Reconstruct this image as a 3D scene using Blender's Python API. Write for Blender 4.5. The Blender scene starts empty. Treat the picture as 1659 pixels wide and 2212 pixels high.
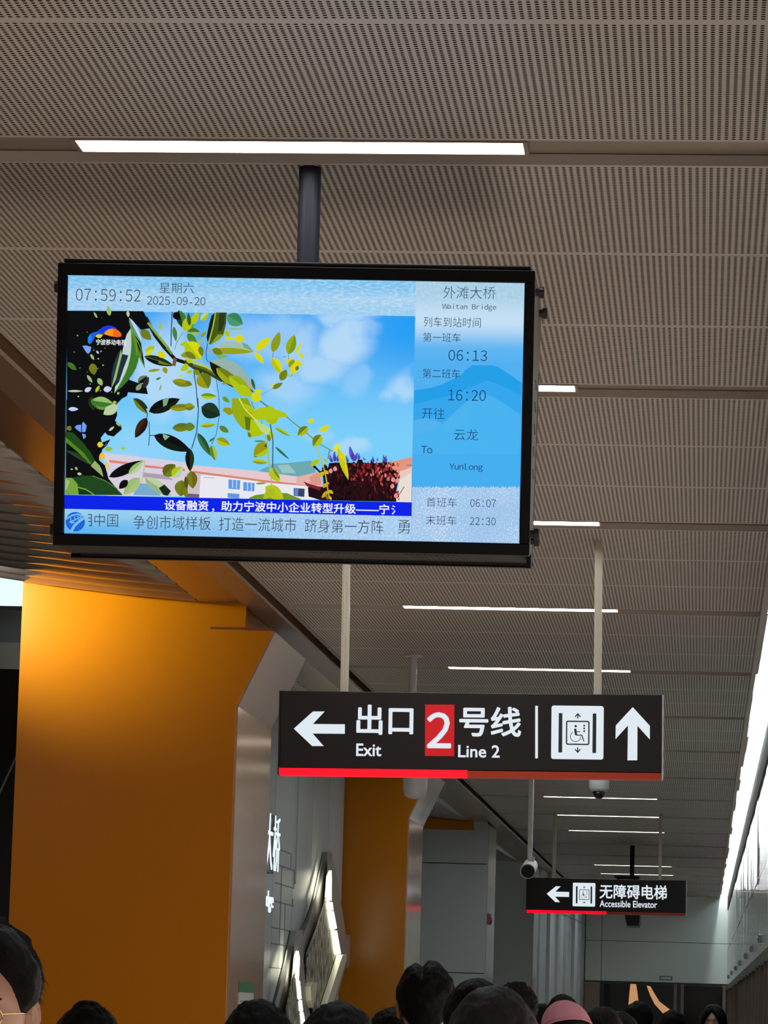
import bpy, bmesh, math, random
from mathutils import Vector, Matrix, noise
from mathutils.geometry import tessellate_polygon
random.seed(7)
S = bpy.context.scene
COL = S.collection

# ------------------------------------------------------------------ camera
EYE = 1.62
IW, IH, FPX = 1659.0, 2212.0, 7670.0
YAW, PITCH, ROLL = 0.0922424, 0.13671667, -0.02844954
CR = (Matrix.Rotation(YAW, 3, 'Z') @ Matrix.Rotation(PITCH, 3, 'X') @ Matrix.Rotation(ROLL, 3, 'Y'))
CAMPOS = Vector((0, 0, EYE))
cam_d = bpy.data.cameras.new('camera'); cam = bpy.data.objects.new('camera', cam_d); COL.objects.link(cam)
cam_d.sensor_fit = 'VERTICAL'; cam_d.sensor_height = 36.0; cam_d.lens = FPX / IH * 36.0
cam_d.clip_end = 400
r_, f_, u_ = CR.col[0], CR.col[1], CR.col[2]
cam.matrix_world = Matrix(((r_[0], u_[0], -f_[0], 0), (r_[1], u_[1], -f_[1], 0), (r_[2], u_[2], -f_[2], EYE), (0, 0, 0, 1)))
S.camera = cam
S.view_settings.view_transform = 'Standard'; S.view_settings.look = 'None'
S.view_settings.gamma = 1.0; S.view_settings.use_curve_mapping = False
S.view_settings.exposure = 0.0

# ------------------------------------------------------------------ world and light levels
WORLD_LEVEL = 1.8          # dim station ambience
STRIP_LEVEL = 36.0           # linear ceiling lights
LED_LEVEL = 95.0
COVE_LEVEL = 3.2            # luminous cove above the screen doors
SPOT_LEVEL = 245.0          # spotlight on the corner of the orange column
SIDE_LEVEL = 1.15            # luminous ceiling left of the orange column
wd = bpy.data.worlds.new('station_ambience'); S.world = wd; wd.use_nodes = True
wd.node_tree.nodes['Background'].inputs[0].default_value = (1.0, 0.85, 0.72, 1)
wd.node_tree.nodes['Background'].inputs[1].default_value = WORLD_LEVEL

def ray(x, y):
    return CR @ Vector(((x - IW/2)/FPX, 1, -(y - IH/2)/FPX))
def at_y(x, y, Y): d = ray(x, y); return CAMPOS + d*(Y/d.y)
def at_h(x, y, h): d = ray(x, y); return CAMPOS + d*(h/d.z)       # h metres above the eye
def at_x(x, y, X): d = ray(x, y); return CAMPOS + d*(X/d.x)
def Z(h): return EYE + h

# ------------------------------------------------------------------ materials
def lin(c):
    c = c/255.0
    return c/12.92 if c <= 0.04045 else ((c+0.055)/1.055)**2.4
def rgb(r, g, b): return (lin(r), lin(g), lin(b), 1.0)
MATS = {}
def mat(name, color=(0.5, 0.5, 0.5, 1), rough=0.5, metal=0.0, emit=None, level=1.0, spec=0.5, bump=None, coat=0.0):
    if name in MATS: return MATS[name]
    m = bpy.data.materials.new(name); m.use_nodes = True
    b = m.node_tree.nodes['Principled BSDF']
    b.inputs['Base Color'].default_value = color
    b.inputs['Roughness'].default_value = rough
    b.inputs['Metallic'].default_value = metal
    b.inputs['Specular IOR Level'].default_value = spec
    b.inputs['Coat Weight'].default_value = coat
    if emit:
        b.inputs['Base Color'].default_value = (0.02, 0.02, 0.02, 1)
        b.inputs['Emission Color'].default_value = emit
        b.inputs['Emission Strength'].default_value = level
        b.inputs['Specular IOR Level'].default_value = 0.08
    if bump:
        sc, st = bump
        n = m.node_tree.nodes.new('ShaderNodeTexNoise'); n.inputs['Scale'].default_value = sc
        t = m.node_tree.nodes.new('ShaderNodeTexCoord')
        bp = m.node_tree.nodes.new('ShaderNodeBump'); bp.inputs['Strength'].default_value = st; bp.inputs['Distance'].default_value = 0.02
        m.node_tree.links.new(t.outputs['Object'], n.inputs['Vector'])
        m.node_tree.links.new(n.outputs['Fac'], bp.inputs['Height'])
        m.node_tree.links.new(bp.outputs['Normal'], b.inputs['Normal'])
    MATS[name] = m
    return m
class NG:
    """tiny helper for shader maths"""
    def __init__(s, m): s.t = m.node_tree; s.n = s.t.nodes; s.l = s.t.links
    def node(s, typ, **k):
        n = s.n.new(typ)
        for a, v in k.items(): setattr(n, a, v)
        return n
    def put(s, sock, v):
        if hasattr(v, 'is_linked') or hasattr(v, 'links'): s.l.new(v, sock)
        else: sock.default_value = v
    def math(s, op, a, b=0.0, c=0.0, clamp=False):
        n = s.n.new('ShaderNodeMath'); n.operation = op; n.use_clamp = clamp
        s.put(n.inputs[0], a); s.put(n.inputs[1], b); s.put(n.inputs[2], c)
        return n.outputs[0]
    def xyz(s, which='Object'):
        t = s.n.new('ShaderNodeTexCoord'); x = s.n.new('ShaderNodeSeparateXYZ')
        s.l.new(t.outputs[which], x.inputs[0]); return x.outputs[0], x.outputs[1], x.outputs[2], t.outputs[which]
    def mix(s, fac, a, b):
        n = s.n.new('ShaderNodeMix'); n.data_type = 'RGBA'
        s.put(n.inputs[0], fac); s.put(n.inputs[6], a); s.put(n.inputs[7], b); return n.outputs[2]
    def smooth(s, v, lo, hi):
        n = s.n.new('ShaderNodeMapRange'); n.interpolation_type = 'SMOOTHSTEP'
        s.put(n.inputs[0], v); n.inputs[1].default_value = lo; n.inputs[2].default_value = hi
        n.inputs[3].default_value = 0.0; n.inputs[4].default_value = 1.0
        return n.outputs[0]
    def noise(s, vec, scale, detail=3.0, sc3=None):
        n = s.n.new('ShaderNodeTexNoise'); n.inputs['Scale'].default_value = scale; n.inputs['Detail'].default_value = detail
        if sc3:
            mp = s.n.new('ShaderNodeMapping'); mp.inputs['Scale'].default_value = sc3; s.l.new(vec, mp.inputs[0]); vec = mp.outputs[0]
        s.l.new(vec, n.inputs['Vector']); return n.outputs['Fac']

# perforated ceiling sheet: rows of round holes, plain margins at every sheet joint
CY0, CD, CSLOT, HC = 9.108, 3.69, 0.27, 2.25
PANEL = (CD - CSLOT)/3
def perforated():
    m = mat('perforated_beige_sheet', (0.55, 0.42, 0.335, 1), 0.42, 0.0)
    g = NG(m); b = g.n['Principled BSDF']
    x, y, z, v = g.xyz()
    t = g.math('FLOORED_MODULO', g.math('SUBTRACT', y, CY0 + CSLOT), CD)
    u = g.math('FLOORED_MODULO', t, PANEL)
    p = PANEL/60.0
    fy = g.math('SUBTRACT', g.math('FRACT', g.math('DIVIDE', u, p)), 0.5)
    fx = g.math('SUBTRACT', g.math('FRACT', g.math('DIVIDE', x, 0.019)), 0.5)
    r2 = g.math('ADD', g.math('MULTIPLY', fx, fx), g.math('MULTIPLY', fy, fy))
    hole = g.math('LESS_THAN', r2, 0.30**2)
    edge = g.math('MULTIPLY', g.math('GREATER_THAN', u, p*1.0), g.math('LESS_THAN', u, PANEL - p*1.0))
    up = g.math('LESS_THAN', z, Z(HC) + 0.001)
    f = g.math('MULTIPLY', g.math('MULTIPLY', hole, edge), up)
    nz = g.noise(v, 0.9, 2.0)
    base = g.mix(nz, (0.51, 0.45, 0.395, 1), (0.55, 0.485, 0.43, 1))
    g.put(b.inputs['Base Color'], g.mix(f, base, (0.03, 0.018, 0.012, 1)))
    g.put(b.inputs['Specular IOR Level'], g.math('MULTIPLY', g.math('SUBTRACT', 1.0, f), 0.5))
    return m
M_PERF = perforated()
M_BRONZE = mat('bronze_painted_metal', (0.30, 0.18, 0.11, 1), 0.28, 0.3)
M_SLOT = mat('bronze_slot_metal', (0.30, 0.225, 0.175, 1), 0.4, 0.1)
M_ORANGE = mat('orange_enamel_panel', (0.47, 0.158, 0.0, 1), 0.22, 0.0, spec=0.35)
M_CLAD = mat('glossy_champagne_metal', (0.54, 0.36, 0.245, 1), 0.14, 0.4, bump=(1.4, 0.12))
M_SOFFIT = mat('glossy_brown_soffit', (0.30, 0.16, 0.08, 1), 0.22, 0.6)
M_CORR = mat('ribbed_metal_vault', (0.33, 0.285, 0.25, 1), 0.18, 0.75)
M_GREY = mat('grey_wall_panel', (0.47, 0.51, 0.52, 1), 0.38, 0.0)
M_PALE = mat('pale_enamel_panel', (0.74, 0.80, 0.75, 1), 0.35, 0.0)
def fascia_mat():
    m = mat('glossy_white_fascia', (0.55, 0.58, 0.58, 1), 0.07, 0.1); g = NG(m); x, y, z, v = g.xyz()
    n = g.noise(v, 1.0, 2.0, (1, 3.2, 0.16)); bp = g.n.new('ShaderNodeBump'); bp.inputs['Strength'].default_value = 0.6; bp.inputs['Distance'].default_value = 0.02
    g.l.new(n, bp.inputs['Height']); g.l.new(bp.outputs['Normal'], g.n['Principled BSDF'].inputs['Normal']); return m
M_FASCIA = fascia_mat()
M_DARK = mat('dark_trim', (0.03, 0.027, 0.025, 1), 0.35)
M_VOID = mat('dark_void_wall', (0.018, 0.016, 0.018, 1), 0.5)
M_GLASS = mat('dark_door_glass', (0.012, 0.012, 0.013, 1), 0.06, 0.0, spec=0.6)
M_POST = mat('brushed_post', (0.20, 0.165, 0.14, 1), 0.3, 0.5)
M_FLOOR = mat('polished_granite_floor', (0.62, 0.55, 0.48, 1), 0.25)
M_BLACK = mat('black_powder_coat', (0.008, 0.008, 0.010, 1), 0.42, spec=0.2)
M_BEZEL = mat('satin_black_bezel', (0.005, 0.005, 0.0065, 1), 0.36, spec=0.12)
M_HOUSING = mat('grey_brown_housing', (0.24, 0.21, 0.19, 1), 0.45, 0.1)
M_KNOB = mat('black_knob', (0.006, 0.006, 0.008, 1), 0.35)
M_ALU = mat('cream_aluminium_post', (0.50, 0.45, 0.36, 1), 0.35, 0.35)
M_WHITE = mat('white_plastic', (0.55, 0.55, 0.55, 1), 0.35)
M_LENS = mat('black_lens', (0.006, 0.006, 0.007, 1), 0.08)
M_STRIP = mat('white_strip_light', emit=(0.93, 0.985, 1.0, 1), level=STRIP_LEVEL)
M_SIDE = mat('luminous_ceiling_panel', emit=(0.72, 0.98, 0.93, 1), level=SIDE_LEVEL)
def emis(name, c, level=1.0):
    m = mat(name, emit=rgb(*c), level=level); b = m.node_tree.nodes['Principled BSDF']
    b.inputs['Base Color'].default_value = (0.003, 0.003, 0.003, 1); b.inputs['Specular IOR Level'].default_value = 0.06
    return m

# ------------------------------------------------------------------ mesh building
class MB:
    def __init__(s): s.v = []; s.f = []; s.mi = []; s.mats = []
    def m(s, material):
        if material not in s.mats: s.mats.append(material)
        return s.mats.index(material)
    def add(s, vs, fs, material):
        k = len(s.v); s.v += [Vector(p) for p in vs]; i = s.m(material)
        for f in fs: s.f.append([q + k for q in f]); s.mi.append(i)
    def box(s, lo, hi, material, face_mats=None):
        x0, y0, z0 = lo; x1, y1, z1 = hi
        vs = [(x0,y0,z0),(x1,y0,z0),(x1,y1,z0),(x0,y1,z0),(x0,y0,z1),(x1,y0,z1),(x1,y1,z1),(x0,y1,z1)]
        fs = [(3,2,1,0),(4,5,6,7),(0,1,5,4),(1,2,6,5),(2,3,7,6),(3,0,4,7)]
        s.add(vs, fs, material)
    def prism(s, poly, off, material, cap_mat=None):
        """poly: closed list of 3D points (planar), off: extrusion vector"""
        n = len(poly); poly = [Vector(p) for p in poly]; off = Vector(off)
        tri = tessellate_polygon([poly])
        s.add(poly + [p + off for p in poly], [], material)
        k = len(s.v) - 2*n; a = s.m(material); c = s.m(cap_mat or material)
        for t in tri:
            s.f.append([k + i for i in t]); s.mi.append(c)
            s.f.append([k + n + i for i in reversed(t)]); s.mi.append(c)
        for i in range(n):
            j = (i + 1) % n
            s.f.append([k+i, k+j, k+n+j, k+n+i]); s.mi.append(a)
    def poly(s, pts, material):
        pts = [Vector(p) for p in pts]
        if len(pts) == 3 or len(pts) == 4: s.add(pts, [list(range(len(pts)))], material); return
        s.add(pts, [list(t) for t in tessellate_polygon([pts])], material)
    def tube(s, pts, rad, material, n=10, cap=True, dirhint=None):
        pts = [Vector(p) for p in pts]; rings = []; vs = []
        rads = rad if isinstance(rad, (list, tuple)) else [rad]*len(pts)
        for i, p in enumerate(pts):
            d = (pts[min(i+1, len(pts)-1)] - pts[max(i-1, 0)]).normalized()
            h = Vector((0, 0, 1)) if abs(d.z) < 0.9 else Vector((1, 0, 0))
            a = d.cross(h).normalized(); b = d.cross(a)
            for k in range(n):
                t = 2*math.pi*k/n
                vs.append(p + (a*math.cos(t) + b*math.sin(t))*rads[i])
        fs = []
        for i in range(len(pts)-1):
            for k in range(n):
                j = (k+1) % n
                fs.append([i*n+k, i*n+j, (i+1)*n+j, (i+1)*n+k])
        if cap: fs += [list(range(n))[::-1], [(len(pts)-1)*n + k for k in range(n)]]
        s.add(vs, fs, material)
    def lathe(s, prof, center, material, n=20, axis='Z'):
        """prof: list of (radius, height)"""
        vs = []; c = Vector(center)
        for r, h in prof:
            for k in range(n):
                t = 2*math.pi*k/n
                q = (r*math.cos(t), r*math.sin(t), h)
                if axis == 'Y': q = (q[0], q[2], q[1])
                if axis == 'X': q = (q[2], q[0], q[1])
                vs.append(c + Vector(q))
        fs = []
        for i in range(len(prof)-1):
            for k in range(n):
                j = (k+1) % n
                fs.append([i*n+k, i*n+j, (i+1)*n+j, (i+1)*n+k])
        fs += [list(range(n))[::-1], [(len(prof)-1)*n + k for k in range(n)]]
        s.add(vs, fs, material)
    def build(s, name, parent=None, smooth=False, fix=True, matrix=None, bevel=0):
        me = bpy.data.meshes.new(name)
        me.from_pydata([tuple(p) for p in s.v], [], s.f)
        for mm in s.mats: me.materials.append(mm)
        me.polygons.foreach_set('material_index', s.mi)
        if smooth: me.polygons.foreach_set('use_smooth', [True]*len(me.polygons))
        if fix:
            bm = bmesh.new(); bm.from_mesh(me)
            bmesh.ops.recalc_face_normals(bm, faces=bm.faces)
            bm.to_mesh(me); bm.free()
        me.update()
        o = bpy.data.objects.new(name, me); COL.objects.link(o)
        if parent is not None: o.parent = parent
        if matrix is not None: o.matrix_local = matrix
        if bevel:
            md = o.modifiers.new('edge_softening', 'BEVEL'); md.width = bevel; md.segments = 2; md.limit_method = 'ANGLE'
        return o
def empty(name, loc=(0, 0, 0), matrix=None):
    o = bpy.data.objects.new(name, None); COL.objects.link(o); o.empty_display_size = 0.1
    if matrix is not None: o.matrix_world = matrix
    else: o.location = loc
    return o
def tag(o, label=None, cat=None, group=None, kind=None):
    if label: o['label'] = label
    if cat: o['category'] = cat
    if group: o['group'] = group
    if kind: o['kind'] = kind
    return o

class Frame:
    """a flat face standing in the station: pixel rays are met with its plane to lay out what is drawn on it"""
    def __init__(s, center, rot):
        s.c = Vector(center); s.r = rot; s.M = Matrix.Translation(s.c) @ rot.to_4x4(); s.n = rot.col[1]
    def L(s, x, y):
        d = ray(x, y); k = (s.c - CAMPOS).dot(s.n)/d.dot(s.n)
        q = s.r.transposed() @ (CAMPOS + d*k - s.c)
        return q.x, q.z
    def P(s, x, y, off=0.0):
        a, b = s.L(x, y); return Vector((a, -off, b))
    def scale(s, x, y):
        a = s.L(x-5, y); b = s.L(x+5, y); return math.hypot(b[0]-a[0], b[1]-a[1])/10.0

# ------------------------------------------------------------------ lettering
def glyph_mesh(txt, bold=0.0):
    cu = bpy.data.curves.new('lettering', 'FONT'); cu.body = txt; cu.size = 1.0; cu.offset = bold; cu.resolution_u = 3
    ob = bpy.data.objects.new('lettering', cu); COL.objects.link(ob)
    dg = bpy.context.evaluated_depsgraph_get(); dg.update()
    me = bpy.data.meshes.new_from_object(ob.evaluated_get(dg))
    vs = [(v.co.x, v.co.y) for v in me.vertices]; fs = [list(p.vertices) for p in me.polygons]
    bpy.data.objects.remove(ob); bpy.data.curves.remove(cu); bpy.data.meshes.remove(me)
    return vs, fs
def text_on(fr, mb, txt, cx, cy, w, h, material, off, bold=0.0, pitch=None):
    """lettering centred on pixel (cx, cy), w by h pixels wide and tall; pitch: every character in a cell of its own; bold > 0 strikes it several times"""
    thin = min(bold, 0.0)
    if pitch:
        vs, fs = [], []; x = 0
        for ch in txt:
            if ch != ' ':
                v, f = glyph_mesh(ch, thin)
                if v:
                    mid = (min(p[0] for p in v) + max(p[0] for p in v))/2
                    k = len(vs); vs += [(p[0] - mid + x, p[1]) for p in v]; fs += [[q + k for q in t] for t in f]
            x += pitch
    else: vs, fs = glyph_mesh(txt, thin)
    x0 = min(p[0] for p in vs); x1 = max(p[0] for p in vs); y0 = min(p[1] for p in vs); y1 = max(p[1] for p in vs)
    k = fr.scale(cx, cy); a, b = fr.L(cx, cy)
    B = max(bold, 0.0)
    sx = w*k/(x1-x0 + 2*B); sy = h*k/(y1-y0 + 2*B)
    shifts = [(0, 0)] + ([(B*math.cos(t*math.pi/4), B*math.sin(t*math.pi/4)) for t in range(8)] if B else [])
    for i, (ux, uy) in enumerate(shifts):
        mb.add([(a + (p[0]+ux-(x0+x1)/2)*sx, -off - 0.00004*i, b + (p[1]+uy-(y0+y1)/2)*sy) for p in vs], fs, material)
def wide(t): return ''.join(chr(ord(c) + 0xFEE0) if 33 <= ord(c) < 127 and c != '-' else c for c in t)
def text_obj(name, parent, fr, *a, **k):
    mb = MB(); text_on(fr, mb, *a, **k); return mb.build(name, parent, fix=False)
def ribbon(mb, pts, width, material, close=False):
    """flat stroke in the local XZ plane"""
    pts = [Vector(p) for p in pts]; n = len(pts); vs = []
    for i, p in enumerate(pts):
        a = pts[(i-1) % n] if (close or i > 0) else p
        b = pts[(i+1) % n] if (close or i < n-1) else p
        d1 = (p-a).normalized() if (p-a).length > 1e-9 else (b-p).normalized()
        d2 = (b-p).normalized() if (b-p).length > 1e-9 else d1
        d = (d1 + d2).normalized(); nn = Vector((-d.z, 0, d.x))
        c = max(0.5, abs(d.dot(d1)))
        vs += [p + nn*(width/2/c), p - nn*(width/2/c)]
    fs = [[2*i, 2*i+1, 2*i+3, 2*i+2] for i in range(n-1)]
    if close: fs.append([2*n-2, 2*n-1, 1, 0])
    mb.add(vs, fs, material)
def disc(mb, c, r, material, n=24):
    mb.poly([(c[0] + r*math.cos(2*math.pi*k/n), c[1], c[2] + r*math.sin(2*math.pi*k/n)) for k in range(n)], material)
def round_rect(x0, z0, x1, z1, r, y, n=5):
    out = []
    for cx, cz, a0 in ((x1-r, z1-r, 0), (x0+r, z1-r, 90), (x0+r, z0+r, 180), (x1-r, z0+r, 270)):
        for k in range(n+1):
            a = math.radians(a0 + 90*k/n); out.append((cx + r*math.cos(a), y, cz + r*math.sin(a)))
    return out

exec_parts = []
# ================================================================== STRUCTURE
YN, YF = -2.0, 72.4            # near and far ends of what is built
# floor
b = MB(); b.box((-9, YN-6, -0.1), (0.62, YF+0.4, 0.0), M_FLOOR)
tag(b.build('floor'), 'polished stone platform floor under the crowd', kind='structure')
# perforated ceiling, bay by bay between the light slots
XL, XR = -2.43, 0.33
b = MB()
for k in range(-4, 18):
    for j in range(3):
        y0 = CY0 + k*CD + CSLOT + j*PANEL; y1 = y0 + PANEL
        y1 = min(y1, YF)
        if y0 >= YF: continue
        b.box((XL, y0, Z(HC)), (XR, y1, Z(HC) + 0.03), M_PERF)
M_RIM = mat('ceiling_edge_trim', (0.45, 0.37, 0.31, 1), 0.4)
ej = random.Random(5)
for k in range(-4, 18):
    for j in range(2):
        ya = CY0 + k*CD + j*CD/2; e_ = ej.uniform(-0.012, 0.012)
        if ya < YF: b.box((XR - 0.03, ya, Z(HC) - 0.012), (XR + 0.012 + e_, min(ya + CD/2, YF), Z(HC) + 0.24), M_RIM)
b.box((XL - 0.015, YN-5, Z(HC) - 0.006), (XL, YF, Z(HC) + 0.1), M_RIM)
# slots between the bays: recessed bronze channel
for k in range(-4, 18):
    y0 = CY0 + k*CD; y1 = y0 + CSLOT
    if y0 > YF: continue
    b.box((XL, y0 - 0.02, Z(HC) + 0.032), (XR, y1 + 0.02, Z(HC) + 0.06), M_SLOT)
b.box((XL - 0.3, YN-5, Z(HC) + 0.30), (XR, YF, Z(HC) + 0.36), M_DARK)
tag(b.build('ceiling'), 'perforated beige metal ceiling with recessed light slots', kind='structure')
# bronze beam and soffit along the left edge of the ceiling
b = MB()
prof = [(-2.50, 2.52), (-2.50, 2.24), (-2.455, 2.20), (-2.46, 2.185), (-2.64, 2.215), (-2.64, 2.52)]
b.prism([(x, YN-5, Z(h)) for x, h in prof], (0, YF - YN + 5, 0), M_BRONZE)
tag(b.build('trim_1'), 'bronze edge beam along the left side of the perforated ceiling', kind='structure')
b = MB()
prof = [(-2.64, 2.225), (-2.89, 2.225), (-2.91, 2.235), (-2.91, 2.6), (-2.64, 2.6)]
b.prism([(x, YN-5, Z(h)) for x, h in prof], (0, YF - YN + 5, 0), M_SOFFIT)
tag(b.build('trim_2'), 'glossy brown soffit band beside the bronze beam', kind='structure')
# ribbed vault left of the beam
def vault(X, Y):
    t = -(X + 2.89); return 2.25 + 0.06*t + 0.035*t*t + 0.022*math.sin(2*math.pi*Y/0.37)
def ribbed(x0, x1, y0, y1, name, label, nx=14, per=12):
    b = MB(); ny = int((y1-y0)/0.37*per)
    vs = []; fs = []
    for i in range(ny+1):
        for j in range(nx+1):
            X = x0 + (x1-x0)*j/nx; Y = y0 + (y1-y0)*i/ny
            vs.append((X, Y, Z(vault(X, Y))))
    for i in range(ny):
        for j in range(nx):
            a = i*(nx+1)+j; fs.append((a, a+nx+1, a+nx+2, a+1))
    b.add(vs, fs, M_CORR)
    o = b.build(name, smooth=True, fix=False)
    md = o.modifiers.new('sheet_thickness', 'SOLIDIFY'); md.thickness = 0.01; md.offset = 1
    return tag(o, label, kind='structure')
ribbed(-9.0, -2.90, -8.8, 20.15, 'ceiling_2', 'ribbed metal vault left of the brown soffit')
ribbed(-4.2, -2.90, 21.6, YF, 'ceiling_3', 'ribbed metal vault beyond the first orange column', nx=8, per=8)
# end wall of the platform
def panel_wall(b, quads, gap, material, thick, axis):
    pass
b = MB()
ye = YF
xw = [(-2.36, -2.03), (-2.03, 0.52)]
hs = [(0.52, 1.33), (1.33, 2.5)]
for x0, x1 in xw:
    for h0, h1 in hs:
        b.box((x0 + 0.005, ye, Z(h0) + 0.005), (x1 - 0.005, ye + 0.06, Z(h1) - 0.005), M_PALE)
b.box((-4.3, ye + 0.05, 0), (0.75, ye + 0.2, Z(2.6)), M_DARK)
b.box((-2.36, ye + 0.01, 0), (-2.05, ye + 0.06, Z(0.50)), mat('tan_wall_panel', (0.30, 0.22, 0.17, 1), 0.4))
tag(b.build('wall_end'), 'pale panelled end wall of the platform', kind='structure')
# doors in the end wall
def end_door(n, x0, x1, label):
    d = empty('door_%d' % n, (0, 0, 0)); tag(d, label, kind='structure')
    y = ye + 0.0
    g = MB(); g.box((x0 + 0.03, y + 0.015, 0.02), (x1 - 0.03, y + 0.03, Z(0.46)), M_GLASS); g.build('glass', d)
    fm = MB()
    for a in (x0, x1 - 0.06): fm.box((a, y - 0.02, 0), (a + 0.06, y + 0.045, Z(0.5)), M_POST if a != x0 or n > 1 else M_DARK)
    fm.box((x0 + 0.06, y - 0.01, Z(0.46)), (x1 - 0.06, y + 0.045, Z(0.5)), M_DARK); fm.build('frame', d)
    h = MB(); h.tube([(x1 - 0.12, y - 0.05, 1.0), (x1 - 0.12, y - 0.05, 1.35)], 0.012, M_POST); h.tube([(x1-0.12, y-0.05, 1.02), (x1-0.12, y+0.02, 1.02)], 0.008, M_POST)
    h.tube([(x1-0.12, y-0.05, 1.33), (x1-0.12, y+0.02, 1.33)], 0.008, M_POST); h.build('handle', d)
end_door(1, -2.03, -0.50, 'dark glass end door behind the arms poster')
end_door(2, -0.42, 0.48, 'dark glass end door at the right of the end wall')
# right: fascia above the platform screen doors
XF = 0.5
b = MB()
PW = 1.45
y = -5.4; rnd = random.Random(3)
while y < YF - 0.1:
    y1 = min(y + PW, YF)
    for h0, h1 in ((0.47, 1.19), (1.19, 2.0)):
        t = rnd.uniform(-0.004, 0.004)
        x = XF + t
        b.add([(x, y + 0.006, Z(h0) + 0.006), (x - 0.6*t, y1 - 0.006, Z(h0) + 0.006), (x - 0.6*t, y1 - 0.006, Z(h1) - 0.006), (x, y + 0.006, Z(h1) - 0.006),
               (x + 0.05, y + 0.006, Z(h0) + 0.006), (x + 0.05, y1 - 0.006, Z(h0) + 0.006), (x + 0.05, y1 - 0.006, Z(h1) - 0.006), (x + 0.05, y + 0.006, Z(h1) - 0.006)],
              [(0,1,2,3), (7,6,5,4), (0,4,5,1), (1,5,6,2), (2,6,7,3), (3,7,4,0)], M_FASCIA)
    y = y1
b.box((XF + 0.02, -6.0, Z(0.40)), (XF + 0.2, YF, Z(2.30)), M_DARK)
b.box((XF - 0.012, -6.0, Z(2.0)), (XF + 0.02, YF, Z(2.28)), mat('black_fascia_trim', (0.006, 0.006, 0.006, 1), 0.6, spec=0.2))
b.box((XF - 0.03, -6.0, Z(0.40)), (XF + 0.05, YF, Z(0.465)), mat('fascia_bottom_rail', (0.06, 0.06, 0.06, 1), 0.35, 0.2))
tag(b.build('wall_right'), 'glossy white fascia above the platform screen doors', kind='structure')
# luminous cove above the fascia
M_COVE = mat('luminous_cove', emit=(0.74, 0.93, 1.0, 1), level=COVE_LEVEL)
c = tag(empty('cove_light', (0, 0, 0)), 'long white luminous cove above the right fascia', 'cove light')
b = MB(); y = -5.0
while y < YF - 0.05:
    y1 = min(y + 1.56, YF)
    b.box((XR + 0.021, y + 0.02, Z(2.44)), (0.72, y1 - 0.02, Z(2.46)), M_COVE); y = y1
b.build('diffuser', c)
M_LED = mat('cove_led_line', emit=(0.92, 0.98, 1.0, 1), level=LED_LEVEL)
for x in (XR + 0.024,):
    b = MB(); b.box((x, -5.0, Z(2.425)), (x + 0.02, YF - 0.02, Z(2.438)), M_LED); b.build('led_line', c)
b = MB(); b.box((XR + 0.021, -5.0, Z(2.461)), (0.72, YF, Z(2.48)), M_WHITE); b.build('tray', c)
# platform screen door line below the fascia
d = empty('door_3', (0, 0, 0)); tag(d, 'line of dark glass platform screen doors on the right', kind='structure')
g = MB(); g.box((XF + 0.03, 20.0, 0.0), (XF + 0.05, YF, Z(0.40)), M_GLASS); g.build('glass', d)
for y in (24, 27.3, 29.0, 31.5, 33.4, 36.2, 38.2, 41.5, 43.8, 47.5, 50.2, 54.5, 58, 63.5, 68):
    p = MB(); p.box((XF - 0.004, y, 0), (XF + 0.03, y + 0.12, Z(0.40)), M_POST); p.build('door_post', d)
# small indicator lamps on the fascia over each door
for i, y in enumerate((31.0, 36.0, 41.0, 47.0, 53.0, 60.0, 67.0)):
    o = tag(empty('door_indicator', (XF, y, Z(0.62))), ['nearest', 'second nearest', 'third', 'fourth', 'fifth', 'sixth', 'farthest'][i] + ' small grey indicator box along the fascia bottom', 'indicator lamp', 'indicator boxes along the fascia')
    b = MB(); b.box((-0.028, -0.10, -0.035), (-0.001, 0.10, 0.035), mat('indicator_grey', (0.10, 0.10, 0.11, 1), 0.4)); b.build('casing', o, bevel=0.006)
    b = MB(); b.lathe([(0.010, -0.006), (0.018, -0.002), (0.016, 0.006)], (-0.033, 0, 0.005), mat('indicator_lens', (0.35, 0.33, 0.30, 1), 0.2), 12, 'X'); b.build('lens', o)
# left walls
b = MB()
xw = -3.24
y = 21.62
while y < 31.9:
    y1 = min(y + 1.29, 31.95)
    b.box((xw - 0.06, y + 0.008, 0.0), (xw, y1 - 0.008, Z(2.33)), M_GREY); y = y1
b.box((xw - 0.2, 21.62, 0), (xw - 0.05, 31.95, Z(2.33)), M_DARK)
# incised brick-like outlines on the panels beside the station name
M_LINE = mat('incised_line', (0.16, 0.165, 0.17, 1), 0.6)
for k, (h, ya, yb) in enumerate(((1.12, 26.9, 27.9), (1.00, 26.9, 28.2), (0.86, 26.9, 28.1), (0.72, 26.8, 28.2), (0.52, 26.8, 28.1), (0.40, 26.8, 28.1), (0.22, 26.7, 27.8))):
    b.box((xw, ya, Z(h)), (xw + 0.003, yb, Z(h) + 0.008), M_LINE)
for yy, ha, hb in ((27.9, 1.0, 1.12), (28.15, 0.86, 1.0), (28.1, 0.72, 0.78), (27.3, 0.4, 1.0), (27.6, 0.22, 0.72), (28.1, 0.4, 0.52)):
    b.box((xw, yy, Z(ha)), (xw + 0.003, yy + 0.02, Z(hb)), M_LINE)
b.box((xw, 28.2, Z(0.9)), (xw + 0.012, 28.26, Z(2.3)), M_GREY)
tag(b.build('wall_left'), 'grey panelled wall between the two orange columns', kind='structure')
b = MB(); y = 33.62
while y < 56.1:
    y1 = min(y + 2.4, 56.18)
    b.box((-3.9, y + 0.01, 0), (-3.84, y1 - 0.01, Z(2.33)), M_GREY); y = y1
b.box((-4.2, 33.62, 0), (-3.9, YF, Z(2.33)), M_DARK)
y = 57.82
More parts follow.
